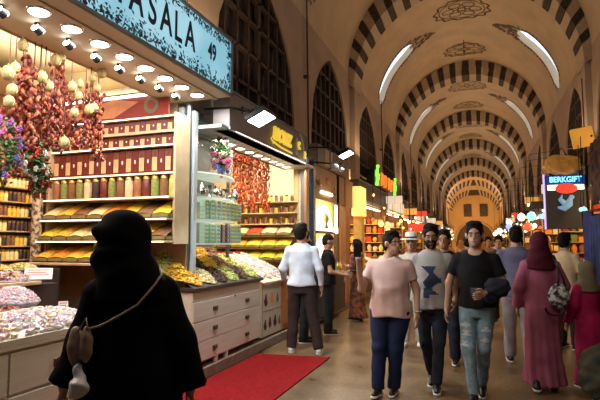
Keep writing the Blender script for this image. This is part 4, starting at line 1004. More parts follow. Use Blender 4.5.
# trays of dried fruit: three rows stepping up towards the back
FR = [[('amber', 'apricots'), ('cream', 'cream dried apple'), ('dark', 'dark prunes'), ('lime', 'pale green dried kiwi'), ('dark', 'black raisins'), ('lime', 'olive dried melon')],
      [('cream', 'pale dried pineapple'), ('yellow', 'yellow dried mango'), ('dark', 'dark figs'), ('gold', 'golden mango strips'), ('nut', 'brown dates'), ('lime', 'olive green dried fruit')],
      [('lime', 'bright green dried pomelo'), ('gold', 'orange yellow strips'), ('cream', 'cream slices'), ('dark', 'dark mulberries'), ('gold', 'golden sultanas'), ('nut', 'dark brown dates')]]
MIX = dict(amber=['amber', 'orange', 'gold'], cream=['cream', 'pale', 'cream'], dark=['dark', 'date'], lime=['lime', 'green', 'pale'], yellow=['yellow', 'pale', 'gold'], gold=['gold', 'yellow', 'amber'], nut=['nut', 'dark', 'brown'])
for r_, row in enumerate(FR):
    for i, (c, nm) in enumerate(row):
        x = -3.13-.31*r_; y = 5.01+.302*i; z = disp(x, y)+.004; left = (y-4.68)*1.15 < -2.97-x
        o = heap('dried_fruit_heap', 'heap of %s, %s from left in the %s row on the drawer cabinet' % (nm, ORD[i], ('front', 'middle', 'back')[r_]), 'dried fruit', (x, y, z), .165, .150, .085, [SP[q] for q in MIX[c]], 210, .013, 0, 100+r_*10+i, 'dried fruit heaps on the drawer cabinet', 2.4, 0 if left else .46, False, .5 if left else 0)
for i_, (x, y, z, c, nm) in enumerate(((-3.42, 4.97, 1.17, 'lime', 'bright green dried pomelo'), (-3.24, 4.93, 1.12, 'gold', 'orange yellow candied peel'))):
    heap('dried_fruit_pile', 'tall pile of %s at the left end of the drawer cabinet' % nm, 'dried fruit', (x, y, z), (.19 if c == 'lime' else .17), (.15 if c == 'lime' else .13), (.31 if c == 'lime' else .20), [SP[q] for q in MIX[c]], 330, .015, 0, 150+i_, None, 2.2)
# patterned front panel and lokum slope
t = thing('pictured_cabinet', 'cream cabinet front with printed dark and orange jars, right of the drawers', 'cabinet', (-3.0, 6.78, .14))
b = MB(); b.bbox(-.9, 0, 0, .80, .03, .80, .006); b.build('body', M('cream panel', (.62, .52, .40), .6, var=.05), t)
for i, (y, z, r, m) in enumerate(((.16, .56, .07, 'date'), (.40, .58, .07, 'orange'), (.62, .56, .06, 'nut'), (.14, .20, .06, 'dark'), (.32, .22, .065, 'date'), (.52, .22, .07, 'dark'), (.70, .20, .055, 'nut'))):
    b = MB(); b.add([(.002, y+r*math.sin(a)*(1 if math.cos(a) < 0 else .55), z-r*1.3*math.cos(a+math.pi)) for a in [6.283*k/20 for k in range(20)]], [tuple(range(20))]); b.build('printed_jar', SP[m], t)
b = MB(); b.box(0, .004, .02, .78, .40, .408); b.box(0, .004, .02, .03, .05, .76); b.box(0, .004, .77, .78, .05, .76); b.build('printed_frame', M('tan line', (.30, .18, .08), .6), t)
t = thing('lokum_stand', 'sloping stand for powdered lokum between the dried fruit and the man in the white shirt', 'stand', (-3.0, 6.78, .94))
b = MB(); b.add([(-.9, 0, 0), (0.03, 0, 0), (0.03, 1.16, 0), (-.9, 1.16, 0), (-.9, 0, .42), (.03, 0, .03), (.03, 1.16, .03), (-.9, 1.16, .42)], [(3, 2, 1, 0), (4, 5, 6, 7), (0, 1, 5, 4), (1, 2, 6, 5), (2, 3, 7, 6), (3, 0, 4, 7)]); b.build('slope', M('cream panel', (0, 0, 0)), t)
b = MB(); b.box(-.9, .035, -.004, 0, .0, .02); b.box(-.905, -.895, 0, 1.16, .42, .47); b.build('red_edge', M('red edge strip', (.5, .03, .03), .5), t)
for i in range(4):
    heap('powdered_lokum', '%s heap of %s powdered lokum from the left on the sloping stand' % (ORD[i], ('white', 'pink', 'white', 'rose', 'white')[i]), 'sweets', (-3.44, 6.94+.29*i, 1.17), .42, .135, .05, [SP['white'], SP['pink'], SP['white']] if i % 2 else [SP['white'], SP['white'], SP['lilac']], 330, .017, .4, 200+i, 'lokum heaps on the sloping stand', 1, .44)
t = thing('goods_cabinet', 'orange brown counter front behind the two men at the second shop', 'cabinet', (-3.0, 7.62, .14))
b = MB(); b.bbox(-.35, 0, 0, .95, .03, .79, .006); b.build('body', M('orange panel', (.60, .22, .05), .5, var=.1), t)
b = MB(); b.box(0, .01, .04, .9, .1, .72); b.build('door', M('orange panel', (0, 0, 0)), t)
# glass corner shelf
t = thing('glass_shelf', 'curved glass corner shelf with flowers, silverware and green packets beside the pole', 'shelf', (-3.18, 5.10, 0))
def qshelf(z, w_=.36, L=1.10, th=.018):
    N = 10; pr = [(0-.02, 0)] + [(.02+(w_*.45)*math.sin(math.pi*i/N), L*i/N) for i in range(N+1)] + [(-.30, L), (-.30, 0)]
    b = MB(); n = len(pr); b.add([(x, y, z) for x, y in pr]+[(x, y, z+th) for x, y in pr], [tuple(range(n-1, -1, -1)), tuple(range(n, 2*n))]+[(i, (i+1) % n, n+(i+1) % n, n+i) for i in range(n)]); return b
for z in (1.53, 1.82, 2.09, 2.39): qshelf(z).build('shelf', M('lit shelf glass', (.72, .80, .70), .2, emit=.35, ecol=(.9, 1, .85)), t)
MB().box(-.32, -.30, 0, 1.1, 1.5, 3.1).build('back_panel', M('shelf mirror back', (.35, .38, .36), .2, .3), t)
MB().bbox(-.02, .02, -.02, .02, 1.35, 3.1, .004).build('front_post', PALEMETAL, t); MB().bbox(-.10, -.06, 1.08, 1.12, 1.35, 3.1, .004).build('rear_post', METAL, t)
MB().box(-.006, 0, .02, 1.08, 2.45, 3.05).build('glass_pane', GLASS, t)
bouquet('flower_bouquet', 'tall bouquet of pink and blue flowers on the top glass shelf', (-3.06, 5.62, 2.66), .115, [FC['pink'], FC['pink'], FC['blue'], FC['white']], 9, 190, 1.0)
b = MB(); b.lathe((0, 0, 0), [(.035, 0), (.05, .05), (.03, .09), (.04, .11)], 12); tag(b.build('vase', CHROME, None, (-3.06, 5.62, 2.409)), 'small silver vase under the bouquet on the top glass shelf', 'vase')
k = 0
for i in range(7):
    y = 5.2+.145*i; b = MB(); r = (.05, .035, .055, .04)[i % 4]
    if i % 3 == 0: b.lathe((0, 0, 0), [(r*.5, 0), (r, .02), (r*1.1, .07), (r*.5, .12), (r*.3, .15), (.0, .17)], 14)
    elif i % 3 == 1: b.lathe((0, 0, 0), [(r, 0), (r*.3, .02), (r*.3, .08), (r, .10), (r*1.1, .14)], 14)
    else: b.ell((0, 0, r*1.1), (r, r, r*1.1), 0, 12, 8); b.cyl((0, 0, r*2), (0, 0, r*2.8), .01, .02, 8)
    tag(b.build('silver_pot', CHROME, None, (-3.09+.02*math.sin(i), y, 2.109)), 'silver pot, %s from the left on the second glass shelf' % ORD[i], 'silver pot', 'silverware on the glass shelf')
GB = [packet(.10, .07, .045, [M('pale green box', (.34, .52, .38), .4), M('green label', (.16, .34, .20), .5), GOLD], 'tea_box'), packet(.10, .07, .045, [M('mint box', (.50, .64, .55), .4), M('green label', (0, 0, 0)), GOLD], 'tea_box'), packet(.10, .07, .045, [M('dark box', (.04, .03, .04), .4), M('grey label', (.2, .18, .2), .5), GOLD], 'tea_box')]
st_ = {0: 1, 1: 1, 2: 1}
for r_, z0 in enumerate((1.839, 1.549)):
    for c in range(8):
        for k in range(5):
            key = 2 if (r_ == 1 and c in (3, 4)) else (c+(c*c) % 3) % 2
            place(GB[key], key, st_, (-3.045+.028*math.sin(math.pi*c/7), 5.20+.122*c, z0+.0465*k), '%s box, column %s from left, %s up, %s glass shelf' % (('green', 'mint', 'dark')[key], ORD[c], ORD[k], ('third', 'lowest')[r_]), 'box', 'stacked tea boxes on the glass shelf', R(90))

# ================================================================== SECOND SHOP
t = thing('shop_sign', 'grey shop sign with gold script letters above the second shop', 'sign', (-2.75, 5.24, 2.90))
MB().bbox(-.22, 0, 0, 2.84, 0, .49, .008).build('sign_box', M('warm grey sign', (.24, .22, .23), .4, .3, var=.05), t)
b = MB(); b.box(0, .012, 0, 2.84, 0, .03); b.box(0, .012, 0, 2.84, .465, .49); b.box(0, .012, 2.81, 2.84, 0, .49); b.build('frame', METAL, t)
text_obj('ucuz', .40, GOLDL, t, (.02, 1.66, .27), (R(90), 0, R(90)), .015, shear=.25, bold=.010)
b = MB(); b.tube([(.03, 1.25, .10), (.03, 1.6, .065), (.03, 2.05, .06)], .014, 6); b.tube([(.03, 1.3, .07), (.03, 1.2, .13), (.03, 1.28, .18)], .012, 6); b.build('gold_flourish', GOLDL, t)
b = MB(); b.tube([(.03, 2.42+.17*math.sin(a)*(1-.25*math.cos(a)), .25+.19*math.cos(a)) for a in [6.283*i/24 for i in range(21)]], .013, 6); b.build('white_emblem_ring', CARD, t)
text_obj('c', .26, GOLDL, t, (.02, 2.42, .27), (R(90), 0, R(90)), .012, bold=.008); text_obj('2', .16, GOLDL, t, (.02, 2.70, .13), (R(90), 0, R(90)), .012, bold=.006)
b = MB(); b.box(-3.35, -2.78, 5.1, 8.6, 2.90, 2.94); b.box(-3.35, -3.31, 5.1, 8.6, 2.90, 3.6); struct(b.build('ceiling_soffit_shop', M('pale soffit', (.60, .66, .68), .4)))
base = None
for i in range(9):
    if base is None:
        t = bpy.data.objects.new('downlight', None); COL.objects.link(t); base = t
        b = MB(); b.lathe((0, 0, 0), [(.080, 0), (.072, -.012), (.060, -.010)], 18); b.build('rim', CHROME, t); MB().cyl((0, 0, -.008), (0, 0, -.014), .064, .064, 18).build('lens', LAMPW, t)
    o = base if i == 0 else dup(base)
    o.location = (-3.16, 5.75+.305*i, 2.90); tag(o, 'round downlight under the gold lettered sign, %s from the left' % ORD[i], 'light', 'downlights of the second shop')
b = MB(); b.box(-5.3, -3.02, 8.62, 8.72, 0, 3.5); struct(b.build('wall_shop_two', M('lit shop wall', (.72, .62, .45), .7)))
t = thing('bright_wall_part', 'bright white wall at the back of the second shop, brightness put in as glow', 'panel', (-3.55, 8.60, 2.30))
MB().box(-.42, .38, -.02, 0, 0, .72).build('panel', M('white wall glow', (.95, .9, .8), .5, emit=1.6, ecol=(1, .92, .80)), t); MB().box(-.44, .40, -.03, -.02, -.02, 0).build('frame', SHELFW, t)  # bright white wall, its brightness painted as an emissive sheet
t = thing('goods_shelf_unit', 'back shelves of jars and spice bins in the second shop', 'shelf', (-4.1, 8.58, 0))
S2 = [2.30, 2.10, 1.90, 1.68, 1.46, 1.24]
for i, z in enumerate(S2): MB().bbox(-1.1, 1.02, -.20-.05*max(0, i-2), .02, z-.02, z, .004).build('shelf', SHELFW, t)
MB().box(-1.1, 1.02, .0, .02, 1.0, 3.2).build('back_panel', M('lit shelf back', (.62, .44, .20), .6), t)
J2 = [[tiny_jar(.032, .12, [SP[c], m_]), 1] for c, m_ in (('nut', BLACK), ('brown', GOLD), ('gold', BLACK), ('date', GOLD))]
for r_, z in enumerate(S2[:3]):
    for i in range(20):
        q = J2[(i+r_*2+i//4) % 4]
        if q[1]: q[1] = 0; o = q[0]
        else: o = dup(q[0])
        o.location = (-5.1+.102*i, 8.48, z+.0005); tag(o, 'small jar, %s from left on the %s shelf at the back of the second shop' % (ORD[i], ORD[r_]), 'jar', 'jars at the back of the second shop')
for r_, (z, cs) in enumerate(((1.68, ['pale', 'cream', 'orange', 'pale', 'red', 'cream', 'cream']), (1.46, ['gold', 'yellow', 'gold', 'amber', 'gold', 'gold', 'yellow']), (1.24, ['yellow', 'gold', 'brown', 'yellow', 'gold', 'yellow', 'gold']))):
    for i, c in enumerate(cs):
        o = spice_bin(.275, .26+.04*r_, .05, .13, SP[c], SHELFW); o.location = (-5.0+.29*i, 8.42-.03*r_, z+.001)
        tag(o, 'bin of %s spice, %s from left, %s bin row of the second shop' % (c, ORD[i], ('upper', 'middle', 'lower')[r_]), 'spice bin', 'spice bins of the second shop')
P2 = [M('bright dried pepper', (.55, .06, .02), .5, var=.3), M('orange dried pepper', (.62, .16, .03), .5, var=.3), PEP[0]]
for i in range(9):
    y = 7.2+.0*i; px = 234+4.1*i; a = wpt(px, 156, -3.0); X = -3.55-.05*(i % 2)
    a = wpt(px, 155+i*.6, X); c = wpt(px, 203+(i % 3)*5, X)
    pepper_string([a+(c-a)*j/5 for j in range(6)], 'bright red and orange pepper string in the second shop, %s from left' % ORD[i], 80+i, .060, .032, P2, 'pepper_string', 'pepper strings in the second shop')
MB().tube([(-3.58, 5.6, 2.86), (-3.58, 8.5, 2.86)], .012, 6).build('hanging_rail', BLACK, label='dark rail inside the second shop carrying its pepper strings', cat='rail')
# candied tiers below the shelves
for i in range(6):
    heap('candied_fruit', 'bright %s heap, %s from left on the low tier at the back of the second shop' % (('gold', 'orange', 'cream', 'gold', 'amber', 'yellow')[i], ORD[i]), 'sweets', (-4.98+.28*i, 8.12, 1.10), .16, .16, .08, [SP[('gold', 'orange', 'cream', 'gold', 'amber', 'yellow')[i]]], 80, .02, 0, 260+i, None, 1.6)
riser((-4.30, 8.12, .141), .88, .17, .955, 'brown low tier at the back of the second shop under the spice bins')

# ---- floodlights on arms
def flood(c, label):
    t = thing('floodlight', label, 'light', c)
    ro = Matrix.Rotation(R(-25), 3, 'Y'); 
    b = MB(); b.bbox(-.13, .13, -.17, .17, -.03, .04, .012); b.v = [tuple(ro @ Vector(v)) for v in b.v]; b.build('housing', BLACK, t)
    b = MB(); b.box(-.115, .115, -.155, .155, -.042, -.030); b.v = [tuple(ro @ Vector(v)) for v in b.v]; b.build('lens', LAMPB, t)
    b = MB(); b.tube([(-.15, -.18, .0), (-.15, -.18, .08), (-.15, .18, .08), (-.15, .18, .0)], .012, 6); b.tube([(-.15, 0, .08), (-.4, 0, .14), (-.75, 0, .16)], .018, 7); b.build('arm', BLACK, t)
    for i in range(5): MB().box(-.10+.045*i, -.09+.045*i, -.15, .15, .04, .07).build('cooling_fin', BLACK, t)
    l = light('flood_lamp', 'SPOT', (c[0]+.02, c[1], c[2]-.06), 190, (.80, .91, 1), (.1, .1), (0, R(-28), 0)); l.data.spot_size = R(130)
flood((-2.35, 5.25, 3.02), 'cool white floodlight on a black arm in front of the gold lettered sign')
flood((-2.35, 9.25, 3.27), 'cool white floodlight over the shop with the white arched showcase')
t = thing('camera_bracket', 'black bracket with a small dome camera and cables above the second floodlight shop', 'camera', (-2.6, 9.3, 3.02))
b = MB(); b.tube([(-.4, -.5, .06), (0, -.1, .05), (.25, .5, .02)], .018, 6); b.tube([(-.3, .6, .05), (.1, .2, .1)], .015, 6); b.build('bracket', BLACK, t)
b = MB(); b.ell((.05, -.1, -.02), (.08, .08, .07), 0, 12, 8); b.build('dome', CARD, t)
MB().ell((.1, .2, -.02), (.06, .06, .05), 0, 12, 8).build('dome', CARD, t)
# ---- metal door frames between shop two and three
t = thing('shop_pillar', 'grey blue metal pillar between the spice shop and the showcase shop', 'pillar', (-2.98, 8.66, .14))
MB().bbox(-.06, .06, -.06, .06, 0, 3.0, .008).build('post', METAL, t); MB().bbox(-.05, .07, .32, .46, 0, 3.0, .008).build('second_post', M('blue sheen metal', (.14, .20, .30), .25, .7), t); MB().box(-.03, .0, .06, .32, 0, 3.0).build('glass_strip', GLASS, t)
MB().bbox(.06, .10, -.20, -.08, .9, 2.9, .006).build('wood_edge', M('warm trim wood', (.35, .16, .06), .5), t)
# ---- third shop
t = thing('shop_sign', 'brown grey shop sign with a pale vertical emblem beyond the second shop', 'sign', (-2.92, 9.30, 3.10))
MB().bbox(-.2, 0, 0, 2.5, 0, .42, .008).build('sign_box', M('dusky sign', (.22, .19, .18), .5), t)
b = MB(); b.box(0, .012, .45, .75, .04, .38); b.build('pale_emblem', M('emblem tan', (.52, .42, .26), .5), t); b = MB(); b.tube([(.02, .95, .04), (.02, .88, .2), (.02, .92, .38)], .02, 6); b.build('pale_stroke', CARD, t)
t = thing('showcase', 'brown showcase front with two white glowing arched windows and orange birds above', 'shop front', (-2.98, 9.15, .14))
MB().box(-.06, 0, 0, 3.3, 2.30, 2.95).build('upper_board', M('brown grey board', (.30, .21, .15), .6), t)
MB().box(-.08, 0, 0, .07, 0, 2.95).build('post', METAL, t); MB().box(-.08, 0, 1.75, 1.95, 0, 2.95).build('post', BROWNB, t); MB().box(-.10, .02, 2.45, 2.85, 0, 3.0).build('wood_post', M('warm trim wood', (0, 0, 0)), t)
MB().box(-.05, 0, .07, 1.75, 0, .85).build('lower_board', BROWNB, t)
for y, z, a in ((.35, 2.62, .2), (.95, 2.72, -.3), (1.45, 2.55, .5)):
    b = MB(); b.tube([(.02, y-.16, z+.05), (.02, y, z-.02), (.02, y+.18, z-.06)], [.005, .03, .008], 6); b.tube([(.02, y, z), (.02, y+.04, z+.10)], [.02, .004], 5); b.tube([(.02, y, z), (.02, y-.03, z-.09)], [.018, .004], 5); b.build('painted_bird', M('ornament orange', (.40, .16, .05), .5), t)
def archpane(y0, y1, z0, z1, m, x=.0):
    N = 16; b = MB(); c, hw = (y0+y1)/2, (y1-y0)/2; zs = z1-hw*.75
    pr = [(c+hw*math.cos(math.pi*i/N), zs+(z1-zs)*math.sin(math.pi*i/N)) for i in range(N+1)]+[(y0, z0), (y1, z0)]
    n = len(pr); b.add([(x, y, z) for y, z in pr]+[(x-.03, y, z) for y, z in pr], [tuple(range(n)), tuple(range(2*n-1, n-1, -1))]+[(i, n+i, n+(i+1) % n, (i+1) % n) for i in range(n)]); return b
GLOW = M('glowing showcase', (.95, .88, .76), .5, emit=1.7, ecol=(1, .93, .82))
archpane(.12, 1.35, 1.66, 2.20, GLOW, .0).build('arched_window', GLOW, t); archpane(.12, 1.38, .90, 1.56, GLOW, .0).build('arched_window', GLOW, t)
b = MB(); b.lathe((.05, .72, 1.70), [(.0, 0), (.05, .02), (.02, .10), (.07, .2), (.03, .3), (.0, .36)], 12); b.build('gold_ornament', GOLD, t)
MB().bbox(0, .07, .10, 1.4, 1.60, 1.65, .004).build('ledge', BROWNB, t)
b = MB(); b.cyl((.05, 1.40, 1.62), (.05, 1.40, 1.74), .06, .06, 10); b.build('lamp', LAMPW, t); MB().box(0, .02, 1.58, 1.68, 1.7, 2.25).build('light_tube', LAMPW, t); MB().box(0, .03, .5, 1.3, 2.42, 2.47).build('light_tube', LAMPO, t)
riser((-2.88, 10.05, .141), .08, .85, .80, 'narrow dark ledge along the foot of the showcase front')
for i in range(8):
    m_ = (GOLD, SP['red'], CARD, SP['brown'], CHROME, SP['green'], GOLD, SP['amber'])[i]; b = MB(); r = .05; b.lathe((0, 0, 0), [(r*.5, 0), (r, .05), (r*.9, .12), (r*.3, .16), (r*.35, .2)], 10)
    b.build('souvenir_vase', m_, None, (-2.87, 9.40+.19*i, .942), label='small souvenir vase, %s from left on the ledge of the showcase front' % ORD[i], cat='vase', group='souvenir vases at the showcase front')

# ================================================================== STALLS FURTHER DOWN BOTH SIDES
def pendant(c, r, m, cordtop, name='pendant_lamp'):
    t = bpy.data.objects.new(name, None); COL.objects.link(t); t.location = c
    b = MB(); b.lathe((0, 0, 0), [(.0, -r), (r*.6, -r*.8), (r, 0), (r*.75, r*.65), (r*.25, r), (r*.2, r*1.15)], 12); b.build('lamp_shade', m, t)
    MB().tube([(0, 0, r*1.1), (0, 0, cordtop-c[2])], .008, 5).build('cord', BLACK, t)
    MB().cyl((0, 0, r*1.05), (0, 0, r*1.3), r*.28, r*.2, 8).build('lamp_cap', GOLD, t)
    return t
LCOL = [M('amber glass lamp', (1, .6, .25), .4, emit=2.6, ecol=(1, .52, .15)), M('white glass lamp', (1, .9, .75), .4, emit=4, ecol=(1, .85, .6)), M('teal glass lamp', (.4, .9, .85), .4, emit=1.4, ecol=(.3, .95, .85)),
        M('red glass lamp', (1, .2, .1), .4, emit=1.4, ecol=(1, .08, .04)), M('blue glass lamp', (.3, .4, 1), .4, emit=1.6, ecol=(.2, .35, 1)), M('green glass lamp', (.3, .9, .3), .4, emit=1.3, ecol=(.25, .95, .2))]
LNAME = ['amber', 'white', 'teal', 'red', 'blue', 'green']
SIGNC = [M('dark sign', (.06, .05, .06), .5), M('amber lit sign', (.9, .5, .12), .5, emit=.55, ecol=(1, .5, .12)), M('brown sign', (.16, .08, .05), .5), M('white lit sign', (.9, .85, .75), .5, emit=.65, ecol=(1, .85, .65)), M('red lit sign', (.8, .05, .03), .5, emit=1.1, ecol=(1, .05, .03)), M('navy sign', (.02, .04, .14), .5)]
SNAME = ['dark', 'amber lit', 'brown', 'white lit', 'red lit', 'navy']
STRIPW = M('warm light strip', (1, .8, .5), .5, emit=6, ecol=(1, .74, .42))
GOODC = ['red', 'gold', 'brown', 'cream', 'green', 'orange', 'date', 'pale', 'nut', 'white']
BACKW = M('warm lit stall wall', (.70, .44, .18), .7, var=.2, scale=4)
lampn = 0
def stall(side, y0, y1, idx, seed, lamp_e=70, bright=1.0, near=False):
    rr = random.Random(seed); sg = -1 if side == 'left' else 1; XF = -3.0 if sg < 0 else 2.28
    xf = lambda d: XF+sg*d                                     # d = depth behind the shop front
    def bx(b, d0, d1, a, c, z0, z1, mi=0): return b.box(min(xf(d0), xf(d1)), max(xf(d0), xf(d1)), a, c, z0, z1, mi)
    where = '%s %s stall' % (ORD[idx], side)
    b = MB(); bx(b, 0.06, 2.1, y1-.10, y1, 0, 3.62); struct(b.build('wall_partition', BROWNB))
    b = MB(); bx(b, 1.7, 1.75, y0, y1-.1, 0, 3.5); struct(b.build('wall_stall_back', BACKW))
    t = thing('shop_sign', '%s shop sign above the %s' % (SNAME[(idx*3+(sg > 0)*2) % 6], where), 'sign', (XF, y0+.15, 2.75))
    L = y1-y0-.45; h = rr.uniform(.40, .6)
    b = MB(); b.box(min(0, sg*.25)-.0, max(0, sg*.25), 0, L, 0, h); b.build('sign_box', SIGNC[(idx*3+(sg > 0)*2) % 6], t)
    b = MB(); b.box(min(0, -sg*.03), max(0, -sg*.03), 0, L, -.02, .02); b.box(min(0, -sg*.03), max(0, -sg*.03), 0, L, h-.02, h+.02); b.build('frame', METAL, t)
    b = MB(); bx(b, .25, .33, y0+.2, y1-.3, 2.66, 2.70); tag(b.build('strip_light', STRIPW), 'warm strip light under the sign of the %s' % where, 'light')
    # counter with heaped goods
    t = thing('stall_counter', '%s counter of the %s' % (('brown', 'dark', 'cream', 'red brown')[idx % 4], where), 'counter', (XF, y0+.1, .14))
    b = MB(); b.box(min(sg*.05, sg*.75), max(sg*.05, sg*.75), 0, y1-y0-1.2, 0, .76); b.build('body', (BROWNB, DARKWOOD, CREAMW, M('red brown board', (.20, .06, .03), .6))[idx % 4], t)
    b = MB(); b.box(min(0, sg*.8), max(0, sg*.8), -.02, y1-y0-1.18, .76, .80); b.build('worktop', SHELFW, t)
    n = 5 if near else 4; W = (y1-y0-1.2)/n
    for i in range(n):
        c = GOODC[rr.randrange(10)]
        heap('goods_heap', 'heap of %s goods, %s along the counter of the %s' % (c, ORD[i], where), 'goods', (xf(.38), y0+.1+W*(i+.5), .942), .28, W*.42, .14, [SP[c], SP[GOODC[rr.randrange(10)]]], 90, .022, 0, seed*10+i, 'counter heaps down the street')
    # lit shelves of goods standing against the partition, facing up the street
    t = thing('shelf_unit', 'lit wooden shelves against the far partition of the %s' % where, 'shelf', (xf(0), y1-.11, 0))
    lv = [.62, .94, 1.26, 1.58, 1.90, 2.22]
    for z in lv: MB().box(min(sg*.1, sg*1.6), max(sg*.1, sg*1.6), -.30, 0, z-.02, z).build('shelf', SHELFW, t)
    for d in (.08, 1.6): MB().box(min(sg*d, sg*(d+.02)), max(sg*d, sg*(d+.02)), -.30, 0, .14, 2.5).build('side_panel', SHELFW, t)
    m = 7 if near else 5
    for r_, z in enumerate(lv if near else lv[1:]):
        for i in range(m):
            c = GOODC[rr.randrange(10)]; q = rr.random(); b = MB(); w_ = 1.45/m
            if q < .4: b.bbox(-w_*.42, w_*.42, -.1, .1, 0, rr.uniform(.15, .27), .008)
            elif q < .75: b.lathe((0, 0, 0), [(.05, 0), (.085, .08), (.08, .17), (.04, .2), (.05, .24)], 9)
            else: b.ell((0, 0, .09), (.09, .09, .09), 0, 9, 6)
            tag(b.build(('carton', 'goods_jar', 'ball_ware')[0 if q < .4 else 1 if q < .75 else 2], SP[c], None, (xf(.14+w_*(i+.5)), y1-.27, z+.001)), '%s ware, %s from the street, shelf %s, %s' % (c, ORD[i], ('one', 'two', 'three', 'four', 'five', 'six')[r_], where), 'ware', 'wares on the shelves down the street')
    # lamps hanging at the front
    for i in range(5 if y0 < 30 else 4):
        k = rr.choice([0, 0, 1, 1, 1, 2, 3, 4, 5]) if sg > 0 else rr.choice([0, 0, 0, 1, 1, 3, 5]); y = y0+.3+(y1-y0-.6)*i/4; r = rr.uniform(.045, .085)
        o = pendant((xf(rr.uniform(-.42, -.14)), y, rr.uniform(1.95, 2.6)), r, LCOL[k], 3.6)
        tag(o, '%s glass lamp, %s hanging before the %s' % (LNAME[k], ORD[i], where), 'lamp', 'glass lamps hanging down the street')
    if lamp_e:
        light('stall_lamp', 'POINT', (xf(.9), (y0+y1)/2, 2.5), lamp_e, (1, .60, .26), (.25, .25))
ys = 13.0; i = 0
while ys < 62:
    L = 4.36 if i else 5.0
    stall('left', ys, ys+L, i, 300+i, 120 if ys < 40 else 0, near=ys < 18); ys += L; i += 1
ys = 8.6; i = 0
while ys < 62:
    L = 4.36
    stall('right', ys, ys+L, i, 400+i, 90 if ys < 40 else 0, near=ys < 14); ys += L; i += 1

# bright yellow fourth shop details
t = thing('lit_pillar', 'glowing yellow pillar at the entrance of the stall beyond the showcase', 'pillar', (-2.88, 12.72, .14))
MB().bbox(-.12, .10, -.15, .15, 0, 2.1, .01).build('post', M('yellow painted post', (.75, .50, .12), .5), t); MB().bbox(-.13, .12, -.30, .30, 2.1, 2.85, .01).build('glowing_box', M('glowing yellow box', (1, .75, .25), .5, emit=1.3, ecol=(1, .66, .18)), t)
t = thing('neon_sign', 'neon sign with green end figures and orange strokes jutting from the left wall', 'neon sign', (-2.9, 15.2, 3.35))
MB().bbox(-.3, -.05, 0, 4.0, 0, .50, .01).build('backing', BLACK, t)
NG = M('green neon', (.3, 1, .2), .5, emit=1.3, ecol=(.3, 1, .1)); NO = M('orange neon', (1, .35, .05), .5, emit=1.1, ecol=(1, .22, .03))
for y in (.2, 3.7):
    b = MB(); b.tube([(0, y-.1, .0), (0, y+.05, .2), (0, y-.05, .42), (0, y+.12, .62)], .06, 6); b.tube([(0, y-.12, .30), (0, y+.2, .34)], .05, 6); b.build('green_figure', NG, t)
for j in range(4):
    y = .8+.68*j; b = MB(); b.tube([(0, y, .05), (0, y+.12, .45), (0, y+.34, .42), (0, y+.30, .1)], .05, 6); b.tube([(0, y+.08, .25), (0, y+.34, .25)], .04, 6); b.build('orange_stroke', NO, t)
b = MB(); b.bbox(-.55, .1, -.05, .05, 0, .28, .01); t = thing('lit_sign', 'small bright red lit sign behind the man in the pink shirt', 'sign', (-2.0, 19.5, 2.0)); b.v = [(x*.9, y, z) for x, y, z in b.v]; b.build('sign_face', SIGNC[4], t)
MB().tube([(-.45, 0, .28), (-.45, 0, 1.6)], .015, 5).build('hanger', BLACK, t); MB().tube([(0, 0, .36), (0, 0, 1.6)], .015, 5).build('hanger', BLACK, t)

# ================================================================== RIGHT SIDE NEAR
t = thing('blade_sign', 'tall hanging sign with blue lit letters, red oval and a pale blue bird', 'sign', (1.44, 12.0, 1.85))
MB().bbox(-.02, .76, 0, .14, 0, 1.16, .01).build('sign_box', M('charcoal sign', (.035, .035, .04), .5), t)
MB().bbox(.0, .74, -.02, 0, .97, 1.15, .004).build('blue_strip', M('dark blue strip', (.01, .04, .14), .4, emit=.4, ecol=(.01, .10, .5)), t)
text_obj('BERKGIFT', .165, M('blue lit letters', (.3, .7, 1), .5, emit=2.4, ecol=(.18, .62, 1)), t, (.37, -.024, 1.06), (R(90), 0, 0), .004, bold=.004, xs=.86)
MB().bbox(.02, .72, -.02, 0, .84, .95, .004).build('white_strip', LCOL[1], t)
b = MB(); b.ell((.38, -.03, .87), (.22, .02, .11), 0, 20, 10); b.build('red_oval', SIGNC[4], t)
b = MB(); BB = M('pale blue bird', (.25, .45, .65), .5, emit=.35, ecol=(.2, .45, .7)); b.tube([(.20, -.01, .46), (.32, -.01, .44), (.42, -.01, .54), (.46, -.01, .66)], [.02, .07, .09, .04], 8); b.ell((.48, -.01, .68), (.055, .02, .05), 0, 10, 6); b.tube([(.36, -.012, .52), (.26, -.012, .64), (.30, -.012, .74)], [.07, .05, .01], 7); b.build('bird_figure', BB, t)
MB().tube([(.80, .07, 0), (.80, .07, 2.2)], .03, 8).build('pole', BLACK, t); MB().tube([(-.04, .07, 0), (-.04, .07, 1.2)], .02, 8).build('lilac_tube', M('lilac tube', (.6, .5, .8), .5, emit=1.2, ecol=(.6, .45, .9)), t)
t = thing('hanging_placard', 'tilted orange lit square placard hanging high at the right', 'placard', (2.22, 12.0, 3.60))
ro = Matrix.Rotation(R(-9), 3, 'Y'); b = MB(); b.bbox(-.22, .20, -.05, .05, 0, .42, .01); b.v = [tuple(ro @ Vector(v)) for v in b.v]; b.build('board', M('orange lit board', (.75, .38, .08), .5, emit=.42, ecol=(.9, .42, .06), var=.2, scale=3), t)
b = MB(); b.cyl((.12, -.055, .22), (.12, -.05, .22), .025, .025, 8); b.build('dark_spot', BLACK, t); MB().tube([(.0, 0, .40), (.0, 0, 1.5)], .012, 5).build('hanger', BLACK, t)
t = thing('wrapped_bundle', 'crumpled amber lit bundle on top of the blue lettered sign', 'bundle', (1.77, 12.05, 3.02))
f = field([elp((0, 0, .20), (.34, .22, .20)), elp((-.12, 0, .30), (.18, .18, .14)), elp((.16, 0, .28), (.16, .18, .13))], .06, noise=.02, nsc=18)
